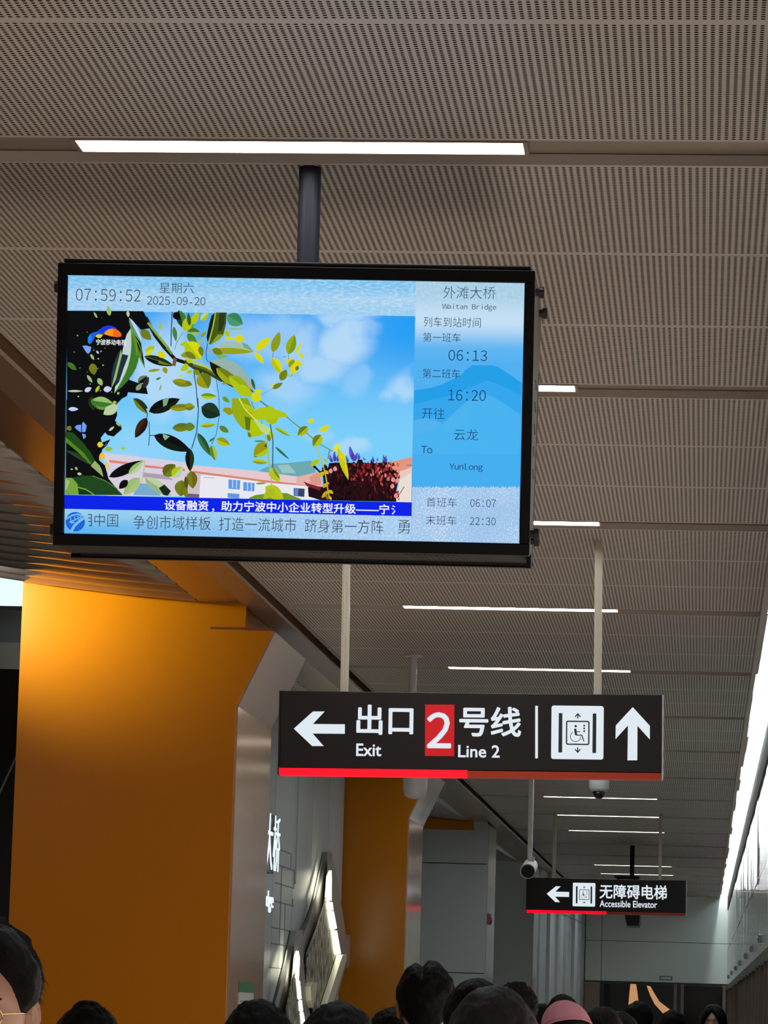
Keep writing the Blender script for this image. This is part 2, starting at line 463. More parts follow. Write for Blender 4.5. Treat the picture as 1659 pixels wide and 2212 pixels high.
while y < YF - 0.1:
    y1 = min(y + 2.4, YF - 0.01); xo = (-2.62, -2.56, -2.52, -2.46, -2.40, -2.37)[min(5, int((y - 57.8)/2.4))]
    b.box((xo - 0.3, y + 0.01, 0), (xo, y1 - 0.01, Z(1.62)), M_GREY)
    b.box((xo - 0.3, y + 0.01, Z(1.635)), (xo, y1 - 0.01, Z(2.33)), M_GREY); y = y1
tag(b.build('wall_far'), 'grey panelled wall beyond the second orange column', kind='structure')
# dark stairwell left of the first column
b = MB()
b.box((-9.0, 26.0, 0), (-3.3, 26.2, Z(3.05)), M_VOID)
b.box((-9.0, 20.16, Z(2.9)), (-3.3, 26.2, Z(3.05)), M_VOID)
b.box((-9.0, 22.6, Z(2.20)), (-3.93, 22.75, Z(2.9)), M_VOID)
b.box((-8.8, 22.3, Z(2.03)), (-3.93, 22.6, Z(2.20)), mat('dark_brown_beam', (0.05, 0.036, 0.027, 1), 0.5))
tag(b.build('wall_back'), 'dark wall of the stair opening left of the column', kind='structure')

b = MB(); b.box((-9.1, YN-7, 0), (-9.0, 26.2, Z(2.9)), mat('left_blocker_grey', (0.14, 0.13, 0.12, 1), 0.5))  # unseen wall added to keep ambient light off the orange column
tag(b.build('wall_blocker_left'), 'unseen wall added beyond the left edge to block ambient light', kind='structure')
b = MB(); b.box((-9.1, YN-7, 0), (0.7, YN-6.9, Z(2.9)), mat('rear_blocker_grey', (0.12, 0.115, 0.11, 1), 0.5))  # added out of view: cuts the ambient light falling on the column fronts
tag(b.build('wall_blocker_rear'), 'unseen wall added behind the camera to block ambient light', kind='structure')

# ------------------------------------------------------------------ columns
def column(yc, front, side, label, depth=1.6, flare=True):
    root = tag(empty('column', (-3.29, yc, 0)), label, 'column', kind='structure')
    xl, xr, xf = -3.92, -2.665, -2.465
    h1, h2 = 1.636, 2.069
    if not flare: xf, h2 = xr, 2.19
    O = Vector((-3.29, yc, 0))
    pr = [(xl, -EYE), (xr, -EYE), (xr, h1), (xf, h2), (xf - 0.16 if flare else xf, h2), (xf - 0.16, 2.6), (xl, 2.6)]
    b = MB(); b.prism([Vector((x, yc, Z(h))) - O for x, h in pr], (0, 0.05, 0), front); b.build('front_panel', root)
    inner = [(xl, -EYE), (xr - 0.02, -EYE), (xr - 0.02, h1 + 0.01), (xf - 0.02, h2 + 0.0), (xf - 0.18, h2), (xf - 0.18, 2.6), (xl, 2.6)]
    b = MB(); b.prism([Vector((x, yc + 0.05, Z(h))) - O for x, h in inner], (0, depth - 0.05, 0), front); b.build('core', root)
    side_pts = [(xr, -EYE), (xr, h1), (xf, h2)]
    b = MB()
    for (xa, ha), (xb, hb) in zip(side_pts[:-1], side_pts[1:]):
        q = [Vector((xa, yc + 0.015, Z(ha))), Vector((xa, yc + depth, Z(ha))), Vector((xb, yc + depth, Z(hb))), Vector((xb, yc + 0.015, Z(hb)))]
        nn = Vector((hb - ha, 0, -(xb - xa))).normalized()*0.012
        b.prism([p - O + nn for p in q], -nn*1.2, side)
    b.build('side_cladding', root)
    if not flare: return root
    b = MB(); b.box((xf - 0.36 - O.x, -0.004, Z(h2) + 0.004), (xf - O.x, 0.002, Z(h2) + 0.016), mat('cap_seam', (0.16, 0.04, 0.005, 1), 0.5)); b.build('cap_seam', root)
    return root
def grey_column_trim(root):
    b = MB(); b.box((-0.63, -0.012, Z(2.12)), (0.45, -0.001, Z(2.27)), M_ORANGE); tag(b.build('orange_band', root), 'orange band at the top')
    for h in (0.36, 1.70):
        b = MB(); b.box((-0.62, -0.002, Z(h)), (0.62, 0.002, Z(h) + 0.012), M_DARK); b.build('panel_joint', root)
column(20.0, M_ORANGE, M_CLAD, 'nearest orange column with champagne metal side, below the screen')
column(32.0, M_ORANGE, M_CLAD, 'second orange column beside the lit wall artwork')
M_CLAD2 = mat('pale_side_cladding', (0.50, 0.52, 0.51, 1), 0.2, 0.3)
grey_column_trim(column(44.0, M_GREY, M_CLAD2, 'grey column with a red alarm box, beyond the orange columns', flare=False))
column(56.2, mat('brightened_grey_panel', (0.85, 0.9, 0.9, 1), 0.3), M_CLAD2, 'farthest grey column, left of the accessible elevator sign', flare=False)  # front colour lightened to stand in for light missing at this bay

# ================================================================== LIGHTS
def ceiling_light(k, x0, x1, label):
    y0 = CY0 + k*CD
    o = tag(empty('ceiling_light', ((x0+x1)/2, y0 + 0.085, Z(HC))), label, 'ceiling light', 'linear ceiling lights in the slots')
    h = (x1-x0)/2
    b = MB(); b.box((-h, -0.062, 0.008), (h, 0.062, 0.02), M_STRIP); b.build('diffuser', o)
    b = MB()
    b.box((-h - 0.012, -0.072, -0.002), (-h, 0.072, 0.03), M_SLOT); b.box((h, -0.072, -0.002), (h + 0.012, 0.072, 0.03), M_SLOT)
    b.box((-h, -0.072, -0.002), (h, -0.062, 0.03), M_SLOT); b.box((-h, 0.062, -0.002), (h, 0.072, 0.03), M_SLOT)
    b.box((-h, -0.062, 0.021), (h, 0.062, 0.03), M_SLOT); b.build('frame', o)
    return o
LN = {0: 'long white ceiling light behind the pole of the nearest screen', 1: 'white ceiling light half hidden behind the right side of the screen',
      2: 'white ceiling light beside the lower right corner of the screen', 3: 'white ceiling light below the screen, crossed by the sign posts',
      4: 'white ceiling light just above the exit sign', 8: 'white ceiling light behind the dome camera, under the exit sign',
      9: 'white ceiling light next beyond the dome camera one', 10: 'white ceiling light above the accessible elevator sign, third under the exit sign',
      13: 'white ceiling light crossed by the far black screen pole', 14: 'farthest white ceiling light, just over the accessible elevator sign',
      5: 'white ceiling light hidden behind the top of the exit sign', -1: 'white ceiling light above the camera, out of view',
      -2: 'white ceiling light behind the camera, out of view', -3: 'farthest white ceiling light behind the camera',
      6: 'white ceiling light hidden behind the middle of the exit sign', 7: 'white ceiling light hidden behind the base of the exit sign',
      15: 'white ceiling light added to brighten the end wall, hidden behind the top of the accessible elevator sign', 16: 'white ceiling light added to brighten the end wall, hidden behind the middle of the accessible elevator sign'}
for k in (-3, -2, -1, 0, 1, 2, 3, 4, 5, 6, 7, 8, 9, 10, 13, 14, 15, 16):  # the last pair are added, unseen, to brighten the dim end wall
    ceiling_light(k, -1.70 if k == 0 else -1.745, {0: -0.506, 1: -0.50, 2: -0.515}.get(k, -0.515), LN[k])
# luminous ceiling over the stair opening left of the column
def side_light(x0, x1, y0, y1, h, label):
    o = tag(empty('luminous_ceiling_panel', ((x0+x1)/2, (y0+y1)/2, Z(h))), label, 'ceiling light')
    a, c = (x1-x0)/2, (y1-y0)/2
    b = MB(); b.box((-a, -c, 0), (a, c, 0.02), M_SIDE); b.build('diffuser', o)
    b = MB(); b.box((-a, -c, 0.021), (a, c, 0.05), M_WHITE); b.box((-a - 0.015, -c, -0.004), (-a, c, 0.05), M_SLOT); b.box((a, -c, -0.004), (a + 0.015, c, 0.05), M_SLOT); b.build('frame', o)
side_light(-6.4, -3.94, 20.2, 22.25, 2.43, 'bright luminous ceiling panel at the left edge beside the orange column')
SPOT = Vector((-4.50, 18.85, Z(2.34)))
o = tag(empty('spotlight', SPOT), 'small ceiling spotlight aimed at the top left corner of the orange column', 'spotlight')
aim = (Vector((-3.80, 20.0, Z(2.30))) - SPOT).normalized()
b = MB(); b.tube([-aim*0.10, aim*0.05], [0.035, 0.045], M_WHITE, 18); b.tube([Vector((0, 0, 0.10)), -aim*0.03], 0.010, M_WHITE, 8); b.build('lamp_body', o)
sl = bpy.data.lights.new('spot', 'SPOT'); sl.energy = SPOT_LEVEL; sl.spot_size = math.radians(78); sl.spot_blend = 1.0; sl.color = (1.0, 0.97, 0.9); sl.shadow_soft_size = 0.05
so = bpy.data.objects.new('spot', sl); COL.objects.link(so); so.parent = o; so.location = aim*0.06
so.rotation_euler = aim.to_track_quat('-Z', 'Y').to_euler()

# ================================================================== INFORMATION DISPLAY
TVC = Vector((-1.1, 9.197, EYE + 1.542))
TVR = Matrix.Rotation(0.025, 3, 'Z') @ Matrix.Rotation(0.155, 3, 'X') @ Matrix.Rotation(0.002, 3, 'Y')
FR = Frame(TVC, TVR)
tv = tag(empty('information_display', matrix=FR.M), 'large hanging passenger information screen showing leaves, clock and train times', 'information display')
W2, H2 = 0.632, 0.375                 # half size of the front frame
b = MB()                               # bezel: four bars round the screen
sw, sh = 0.605, 0.3425
b.box((-W2, -0.012, sh), (W2, 0.04, H2), M_BEZEL); b.box((-W2, -0.012, -H2 + 0.001), (W2, 0.04, -sh), M_BEZEL)
b.box((-W2, -0.012, -sh), (-sw, 0.04, sh), M_BEZEL); b.box((sw, -0.012, -sh), (W2, 0.04, sh), M_BEZEL)
b.build('bezel', tv, bevel=0.003)
# housing wedge: deep at the top, shallow at the bottom (points in local y,z)
pr = [(0.041, H2 - 0.004), (0.55, H2 - 0.03), (0.83, H2 - 0.075), (0.82, H2 - 0.10), (0.30, -H2 - 0.028), (0.041, -H2 + 0.003)]
b = MB(); b.prism([(-W2 + 0.001, y, z) for y, z in pr], (2*W2 - 0.002, 0, 0), M_HOUSING)
hs_ = b.build('housing', tv)
b = MB(); b.prism([(-W2 + 0.004, 0.042, -H2 + 0.0025), (-W2 + 0.004, 0.299, -H2 - 0.0285), (-W2 + 0.004, 0.299, -H2 - 0.0305), (-W2 + 0.004, 0.042, -H2 + 0.0005)], (2*W2 - 0.008, 0, 0), mat('underside_shade_brown', (0.02, 0.0165, 0.014, 1), 0.5, spec=0.2))
b.build('underside_shade_plate', tv)  # added thin plate: shade under the housing put into its dark colour
b = MB(); b.box((-W2 + 0.012, 0.012, H2 + 0.001), (W2 - 0.012, 0.30, H2 + 0.013), M_BLACK); b.build('top_plate', tv, bevel=0.004)
# rear rim plate showing as a dark edge behind the side
b = MB()
b.prism([(-W2 + 0.002, 0.66, 0.12), (-W2 + 0.002, 0.705, 0.12), (-W2 + 0.002, 0.33, -H2 - 0.044), (-W2 + 0.002, 0.29, -H2 - 0.04)], (2*W2 - 0.002, 0, 0), M_BEZEL)
b.build('rear_frame', tv)
# bottom tray edge
b = MB(); b.box((-W2 + 0.03, 0.285, -H2 - 0.036), (W2 + 0.002, 0.318, -H2 - 0.024), M_BLACK)
b.box((W2 - 0.010, 0.10, -H2 - 0.036), (W2 + 0.002, 0.21, -H2 + 0.0), M_BEZEL); b.build('bottom_tray', tv)
def knob(x, y, z, sgn):
    k = MB(); k.lathe([(0.011, 0), (0.011, sgn*0.012), (0.016, sgn*0.013), (0.016, sgn*0.024), (0.013, sgn*0.026)], (x, y, z), M_KNOB, 16, 'X')
    return k.build('knob', tv)
for y, z in ((0.13, 0.324), (0.56, 0.285), (0.10, -0.320), (0.16, -0.338)): knob(W2 - 0.004, y, z, 1)
for z in (0.315, -0.335): knob(-W2 + 0.004, 0.08, z, -1)
# side vents: slanted slots on the right cheek, ribs of slots on the bottom
for k in range(5):
    z = 0.080 - 0.060*k; y = 0.33 - 0.030*k
    b = MB(); b.prism([(W2 - 0.0015, y - 0.060, z + 0.014), (W2 - 0.0015, y - 0.030, z + 0.014), (W2 - 0.0015, y + 0.060, z - 0.014), (W2 - 0.0015, y + 0.030, z - 0.014)], (0.003, 0, 0), M_KNOB); b.build('side_vent', tv)
for x0 in (-0.27, 0.04, 0.30):
    b = MB()
    for k in range(9):
        x = x0 + 0.016*k
        z0 = lambda y: -H2 + 0.003 + (y - 0.041)*(-0.031/0.259)
        b.prism([(x, 0.09, z0(0.09) - 0.0030), (x + 0.006, 0.09, z0(0.09) - 0.0030), (x + 0.022, 0.19, z0(0.19) - 0.0030), (x + 0.016, 0.19, z0(0.19) - 0.0030)], (0, 0, -0.0012), M_KNOB)
    b.build('bottom_vent', tv)
# pole to the ceiling slot
pole = MB()
pl0 = FR.M.inverted() @ at_y(665, 560, 9.43); pl1 = FR.M.inverted() @ (at_y(671.5, 303, 9.43) + Vector((0, 0, 0.02)))
pole.tube([pl0 - Vector((0, 0, 0.03)), pl1], 0.0305, mat('dark_grey_pole', (0.012, 0.012, 0.016, 1), 0.38, spec=0.08), 24)
pole.build('pole', tv, smooth=False)
fl = MB(); fl.lathe([(0.06, -0.012), (0.06, 0)], pl1, M_BLACK, 20); fl.build('ceiling_flange', tv)

# ---- what the screen shows (it gives its own light)
scr = MB(); scr.poly([(-sw, 0, -sh), (sw, 0, -sh), (sw, 0, sh), (-sw, 0, sh)], mat('screen_glass_black', (0.01, 0.01, 0.012, 1), 0.25)); scr = scr.build('screen', tv, fix=False)
def screen_shader(name, fn):
    m = bpy.data.materials.new(name); m.use_nodes = True; g = NG(m)
    g.n.remove(g.n['Principled BSDF']); e = g.n.new('ShaderNodeEmission'); g.l.new(e.outputs[0], g.n['Material Output'].inputs[0])
    g.put(e.inputs[0], fn(g)); return m
def flat(c):
    return emis('screen_%d_%d_%d' % c, c)
def px_quad(mb, pts, material, off): mb.poly([FR.P(x, y, off) for x, y in pts], material)
lx = lambda px, py: FR.L(px, py)
def header_col(g):
    x, y, z, v = g.xyz()
    z0 = lx(520, 602)[1]; z1 = lx(520, 676)[1]
    t = g.smooth(z, z1, z0)
    n = g.noise(v, 1.0, 4.0, (70, 1, 190)); n2 = g.noise(v, 1.0, 2.0, (4, 1, 9))
    x1 = lx(640, 640)[0]
    base = g.mix(t, rgb(150, 203, 240), rgb(118, 192, 238))
    mid = g.math('SUBTRACT', 1.0, g.math('ABSOLUTE', g.math('MULTIPLY', g.math('SUBTRACT', t, 0.42), 2.4)), clamp=True)
    w = g.math('MULTIPLY', g.math('ADD', g.smooth(n, 0.38, 0.7), g.math('MULTIPLY', mid, 0.5)), g.math('ADD', 0.25, g.math('MULTIPLY', n2, 0.7)), clamp=True)
    return g.mix(w, base, rgb(198, 222, 240))
b = MB(); px_quad(b, [(145.6, 594), (898, 607.5), (897, 683), (146, 671)], screen_shader('screen_header', header_col), 0.0006)
hdr = b.build('header_band', scr, fix=False)
def sky_col(g):
    x, y, z, v = g.xyz()
    nz = g.noise(v, 7.0, 4.0); d = g.math('MULTIPLY', g.math('SUBTRACT', nz, 0.5), 0.16)
    t = g.smooth(z, lx(800, 960)[1], lx(800, 690)[1])
    base = g.mix(t, rgb(122, 206, 250), rgb(72, 168, 244))
    xr = g.smooth(x, lx(700, 700)[0], lx(890, 700)[0]); zt = g.smooth(z, lx(800, 860)[1], lx(800, 690)[1])
    base = g.mix(g.math('MULTIPLY', xr, zt), base, rgb(38, 158, 245))
    acc = 0.0
    for px, py, rx, rz, s in ((740, 745, 58, 62, .95), (690, 790, 70, 45, .8), (735, 690, 70, 26, .8), (650, 760, 60, 60, .7), (560, 730, 130, 60, .55), (610, 840, 80, 50, .6), (770, 820, 40, 30, .35), (885, 830, 32, 40, .75), (765, 960, 42, 24, .7),
                              (360, 800, 80, 110, .85), (420, 850, 60, 60, .6), (320, 960, 110, 60, .25), (270, 990, 60, 30, .4), (690, 940, 40, 20, .4)):
        cx, cz = lx(px, py); k = 1.21/985
        q = g.math('SQRT', g.math('ADD', g.math('POWER', g.math('DIVIDE', g.math('ADD', g.math('SUBTRACT', x, cx), d), rx*k), 2.0), g.math('POWER', g.math('DIVIDE', g.math('ADD', g.math('SUBTRACT', z, cz), d), rz*k), 2.0)))
        w = g.math('MULTIPLY', g.math('SUBTRACT', 1.0, g.smooth(q, 0.35, 1.25)), s)
        acc = w if acc == 0.0 else g.math('MAXIMUM', acc, w)
    return g.mix(acc, base, rgb(184, 219, 247))
V = MB()
px_quad(V, [(146, 671), (897, 683), (889, 1086), (140, 1070)], screen_shader('screen_sky', sky_col), 0.0006)
Aq = lambda x, y: (136 + x/5.925, 660 + y/5.925)
Bq = lambda x, y: (136 + x/5.925, 860 + y/5.925)
Cq = lambda x, y: (400 + x/5.925, 660 + y/5.925)
Dq = lambda x, y: (400 + x/5.925, 860 + y/5.925)
Eq = lambda x, y: (640 + x/6.38, 660 + y/6.38)
Fq = lambda x, y: (640 + x/6.38, 880 + y/6.38)
depth_ = [0.0010]
def shape(q, pts, c):
    depth_[0] += 0.0000035
    V.poly([FR.P(*q(x, y), depth_[0]) for x, y in pts], flat(c))
def stroke(q, pts, w, c):
    depth_[0] += 0.0000035
    ribbon(V, [FR.P(*q(x, y), depth_[0]) for x, y in pts], w*1.21/985, flat(c))
def leaf(q, x0, y0, x1, y1, w, c, c2=None, rib=None, bend=0.0):
    """leaf from stalk end to tip; w width as a share of its length; c2 second half, rib midrib"""
    dx, dy = x1-x0, y1-y0; nx, ny = -dy, dx; N = 9
    L_, R_, M_ = [], [], []
    for i in range(N+1):
        t = i/N; prof = (math.sin(math.pi*t**0.85))**0.8*0.5*w if 0 < t < 1 else 0
        bx = bend*math.sin(math.pi*t)
        mx, my = x0 + dx*t + nx*bx, y0 + dy*t + ny*bx
        M_.append((mx, my)); L_.append((mx + nx*prof, my + ny*prof)); R_.append((mx - nx*prof, my - ny*prof))
    shape(q, L_ + R_[1:-1][::-1], c)
    if c2: shape(q, L_ + M_[1:-1][::-1], c2)
    if rib: stroke(q, M_, 1.1, rib)
K = (8, 10, 14); DG = (24, 48, 22); MG = (62, 118, 38); LG = (150, 188, 110); PG = (188, 206, 160); YG = (176, 196, 16); YL = (214, 214, 20); OL = (112, 124, 24); OY = (150, 150, 20); GW = (160, 190, 186); BW = (196, 210, 238)
# buildings and hills
shape(Dq, [(920, 940), (1130, 840), (1330, 830), (1600, 800), (1663, 830), (1663, 1010), (1200, 1000)], (108, 168, 176))
shape(Dq, [(1180, 860), (1330, 850), (1420, 960), (1250, 960)], (150, 196, 196))
shape(Bq, [(520, 700), (1663, 830), (1663, 1260), (560, 1250)], (214, 206, 222))
shape(Dq, [(0, 850), (900, 930), (1480, 1010), (1663, 1000), (1663, 1110), (1400, 1110), (0, 950)], (228, 200, 206))
shape(Dq, [(0, 960), (240, 990), (240, 1275), (0, 1270)], (206, 190, 196))
shape(Dq, [(200, 980), (1663, 1110), (1663, 1300), (180, 1275)], (232, 232, 240))
shape(Dq, [(100, 930), (1100, 1060), (1560, 1105), (1560, 1125), (1090, 1085), (100, 955)], (214, 130, 104))
shape(Bq, [(590, 790), (860, 825), (860, 850), (600, 825)], (224, 130, 110))
shape(Bq, [(1050, 855), (1300, 885), (1560, 905), (1560, 935), (1050, 885)], (224, 122, 110))
shape(Bq, [(1020, 950), (1320, 985), (1420, 1050), (1020, 1010)], (170, 158, 176)); shape(Bq, [(960, 1085), (1180, 1110), (1250, 1250), (900, 1240)], (120, 170, 206))
for a in ((555, 1040, 705, 1170), (745, 1075, 890, 1195), (545, 1215, 695, 1285)): shape(Dq, [(a[0], a[1]), (a[2], a[1] + 12), (a[2] - 5, a[3]), (a[0], a[3] - 10)], (96, 150, 226))
for a in ((600, 1042), (650, 1048), (790, 1080), (840, 1085)): shape(Dq, [(a[0], a[1]), (a[0] + 16, a[1]), (a[0] + 16, a[1] + 110), (a[0], a[1] + 105)], (176, 204, 240))
shape(Dq, [(1390, 1150), (1530, 1160), (1525, 1265), (1390, 1250)], (58, 66, 96)); shape(Dq, [(1400, 1155), (1450, 1160), (1445, 1250), (1398, 1245)], (96, 130, 206))
shape(Dq, [(0, 1220), (180, 1230), (180, 1275), (0, 1270)], (104, 96, 116)); shape(Dq, [(240, 1010), (385, 1020), (380, 1028), (240, 1020)], (206, 160, 150))
shape(Dq, [(820, 1275), (900, 1240), (1100, 1215), (1300, 1215), (1420, 1265), (1480, 1290), (1480, 1305), (820, 1290)], (110, 150, 40))
shape(Fq, [(0, 960), (300, 890), (380, 1100), (330, 1100), (0, 1060)], (226, 176, 168)); shape(Fq, [(300, 890), (360, 1060), (200, 1090), (180, 960)], (218, 150, 138))
shape(Fq, [(1230, 770), (1595, 680), (1595, 830), (1430, 900), (1300, 900)], (226, 150, 130)); shape(Fq, [(1430, 960), (1590, 880), (1587, 1310), (1370, 1300)], (232, 222, 212)); shape(Fq, [(1380, 900), (1595, 820), (1590, 900), (1420, 1000)], (232, 200, 190))
stroke(Fq, [(1520, 795), (1595, 795)], 2, (150, 110, 120)); stroke(Fq, [(1420, 1200), (1490, 1090)], 1.6, (110, 80, 60))
# dark red tree
rr = random.Random(11)
shape(Fq, [(230, 820), (300, 880), (370, 960), (380, 1100), (320, 1090), (160, 1095), (170, 1230), (280, 1260), (330, 1280), (1380, 1300), (1370, 1180), (1400, 1050), (1430, 950), (1400, 900), (1330, 850), (1260, 800), (1240, 680), (1200, 690), (1190, 760), (1070, 770), (1060, 720), (1030, 720), (1020, 770), (920, 760), (910, 720), (850, 720), (830, 770), (700, 760), (600, 760), (540, 760), (450, 770), (440, 830), (330, 880), (250, 790)], (30, 10, 14))
shape(Fq, [(470, 900), (600, 880), (720, 930), (760, 1040), (740, 1150), (800, 1290), (470, 1280), (440, 1060)], (14, 5, 9)); shape(Fq, [(1120, 1030), (1210, 1000), (1290, 1050), (1350, 1150), (1370, 1290), (1120, 1290), (1060, 1180)], (22, 8, 12)); shape(Fq, [(760, 1090), (900, 1060), (1040, 1130), (1080, 1290), (800, 1290)], (24, 8, 12))
RED = [(40, 10, 16), (58, 12, 20), (84, 18, 26), (120, 26, 34), (156, 40, 46), (190, 66, 66), (212, 104, 98), (228, 140, 128)]
for i in range(420):
    x = rr.uniform(370, 1410); yy = rr.uniform(770, 1285); u = (x-370)/1040; w = max(0, 1 - abs(yy - 930)/330)
    k = (u*5.2 + w*2.6 - 1.4) + rr.gauss(0, 1.3)
    if yy > 1030 and u < .95: k -= 2.0
    if yy < 830 and x < 780: continue
    c = RED[max(0, min(7, int(k)))]
    l = rr.uniform(26, 70)*(1.0 if k > 2 else 1.2); a = math.radians(rr.uniform(55, 125))
    leaf(Fq, x, yy, x + l*math.cos(a), max(745, yy - l*math.sin(a)), rr.uniform(.32, .62), c)
shape(Fq, [(100, 1020), (200, 1060), (340, 1100), (330, 1150), (170, 1090), (150, 1090)], (130, 30, 40))
for (x, y) in ((470, 880), (530, 850), (1320, 1090), (1330, 1000), (1390, 1010), (1370, 1220)): leaf(Fq, x, y + 30, x + 10, y - 40, .8, (216, 150, 150))
for x, y, dx, dy in ((480, 760, -15, -110), (520, 750, 10, -150), (560, 750, 20, -110), (785, 740, -50, -210), (790, 740, 60, -120), (850, 720, 20, -90), (1050, 760, 10, -90), (1220, 760, 20, -100), (1210, 740, -10, -90), (700, 760, -10, -100), (940, 730, -20, -50), (1110, 740, 10, -50)):
    leaf(Fq, x, y, x + dx, y + dy, .28, (86, 84, 206)); leaf(Fq, x + 14, y, x + 14 + dx*.6, y + dy*.6, .4, (72, 60, 160))
# dark tree mass at the left
shape(Aq, [(52, 66), (1030, 72), (1090, 190), (1120, 290), (1000, 310), (870, 170), (850, 150), (860, 260), (1000, 480), (1050, 790), (980, 660), (940, 690), (870, 880), (850, 950), (960, 990), (1060, 1010), (1090, 1135), (835, 1110), (820, 1160), (760, 1190), (690, 1260), (690, 1320), (52, 1320)], K)
shape(Bq, [(46, 20), (690, 20), (690, 130), (695, 220), (668, 290), (745, 345), (755, 400), (650, 492), (575, 475), (540, 440), (485, 510), (500, 570), (600, 530), (510, 640), (470, 800), (540, 860), (585, 1030), (760, 1242), (34, 1235)], K)
for q, x, y, l, a, w, c in ((Aq, 440, 160, 90, 120, .3, LG), (Aq, 600, 130, 130, 100, .45, LG), (Aq, 440, 490, 90, 40, .6, MG), (Aq, 430, 580, 50, -50, .5, BW), (Aq, 355, 620, 90, -60, .4, LG), (Aq, 60, 730, 150, -40, .45, MG), (Aq, 375, 740, 150, -80, .7, OL), (Aq, 310, 890, 120, -55, .35, LG), (Aq, 450, 930, 110, -60, .6, LG), (Aq, 420, 1110, 100, 60, .4, YG), (Aq, 520, 1080, 110, 10, .7, BW), (Aq, 280, 1100, 100, 30, .6, BW), (Aq, 60, 1095, 200, 0, .14, PG), (Aq, 700, 1140, 40, 60, .8, LG), (Aq, 360, 1160, 190, -80, .5, DG), (Aq, 400, 1290, 260, 10, .5, MG), (Aq, 640, 1240, 50, 0, .8, YG),
                            (Bq, 360, 20, 140, -30, .7, MG), (Bq, 420, 80, 190, -10, .55, (110, 150, 70)), (Bq, 70, 140, 130, 0, .4, BW), (Bq, 60, 360, 70, -50, .9, OL), (Bq, 590, 420, 90, 40, .35, PG), (Bq, 680, 310, 80, -40, .4, LG), (Bq, 160, 880, 50, -60, .6, LG), (Bq, 185, 965, 60, -10, .6, PG), (Bq, 100, 910, 30, 0, .8, LG)):
    r = math.radians(a); leaf(q, x, y, x + l*math.cos(r), y - l*math.sin(r), w, c)
for i in range(26):
    x, y = rr.uniform(70, 620), rr.uniform(90, 1250); leaf(Aq, x, y, x + rr.uniform(8, 26), y + rr.uniform(-16, 16), .7, rr.choice((LG, BW, OL, DG)))
leaf(Bq, 700, 90, 520, 210, .62, PG); leaf(Bq, 380, 30, 640, 70, .5, LG, MG)
shape(Aq, [(250, 515), (300, 512), (365, 530), (352, 590), (325, 620), (300, 600), (270, 550)], (120, 164, 240))
shape(Bq, [(150, 375), (180, 345), (240, 340), (260, 300), (305, 350), (290, 430), (235, 440), (190, 410)], (110, 158, 240)); shape(Bq, [(245, 455), (290, 460), (296, 500), (265, 525)], (110, 158, 240)); stroke(Bq, [(240, 320), (240, 450), (225, 590)], 2.0, K)
# big leaves of the dark tree
leaf(Aq, 745, 560, 620, 1060, .17, LG, (40, 56, 70)); leaf(Aq, 870, 290, 660, 1120, .26, (60, 120, 40), (190, 210, 214), LG, bend=-.10)
shape(Aq, [(760, 620), (840, 640), (780, 800), (720, 980), (660, 1050), (690, 900)], (36, 46, 62))
leaf(Aq, 880, 290, 1050, 800, .13, K, OL, (60, 110, 40)); stroke(Aq, [(870, 300), (940, 440), (945, 640)], 2.4, (90, 160, 40)); stroke(Aq, [(950, 440), (1000, 560), (1000, 690), (1040, 770)], 2.0, (90, 150, 40))
leaf(Aq, 830, 70, 840, 150, .5, PG); leaf(Aq, 850, 160, 1010, 480, .22, BW, (90, 150, 120)); leaf(Aq, 1000, 310, 1130, 440, .6, OL)
leaf(Aq, 960, 985, 1080, 900, .6, (104, 118, 80), K); leaf(Aq, 940, 1085, 1010, 1000, .55, (132, 158, 120)); leaf(Aq, 1030, 1060, 1100, 910, .4, (40, 46, 40))
leaf(Aq, 1040, 650, 1420, 770, .27, DG, K, OL); shape(Aq, [(1230, 700), (1380, 760), (1300, 760), (1220, 740)], OL)
# branch
stroke(Aq, [(1060, 150), (1180, 380), (1300, 540), (1440, 690), (1600, 740), (1780, 860)], 7.5, (18, 20, 16))
stroke(Aq, [(1090, 220), (1230, 400), (1360, 560)], 5.5, (130, 170, 70)); stroke(Aq, [(1330, 540), (1400, 620)], 5, (110, 150, 60))
shape(Aq, [(1420, 660), (1460, 690), (1440, 780), (1400, 760)], (120, 80, 66))
stroke(Cq, [(0, 700), (120, 790), (300, 860), (480, 960)], 8.5, (58, 60, 20)); stroke(Cq, [(0, 680), (150, 730), (290, 800), (430, 870), (560, 960), (640, 1050)], 5.5, (188, 200, 90)); stroke(Cq, [(100, 760), (260, 810), (400, 890)], 5, (96, 110, 24))
stroke(Cq, [(110, 830), (140, 1040), (165, 1304)], 2.0, (60, 70, 90)); stroke(Dq, [(162, 0), (172, 150), (150, 430), (85, 650)], 2.0, (52, 62, 76)); stroke(Cq, [(400, 950), (430, 1150), (440, 1304)], 1.6, (86, 108, 140)); stroke(Dq, [(436, 0), (440, 220), (400, 460), (340, 590)], 1.6, (90, 112, 130))
stroke(Aq, [(1400, 80), (1390, 300), (1385, 520)], 2.0, (40, 50, 50)); stroke(Aq, [(1540, 340), (1460, 470), (1430, 560)], 1.4, (120, 150, 90)); stroke(Cq, [(290, 480), (270, 600), (275, 690), (300, 720)], 1.8, (60, 90, 150)); stroke(Cq, [(300, 540), (350, 640)], 2.6, (170, 170, 60))
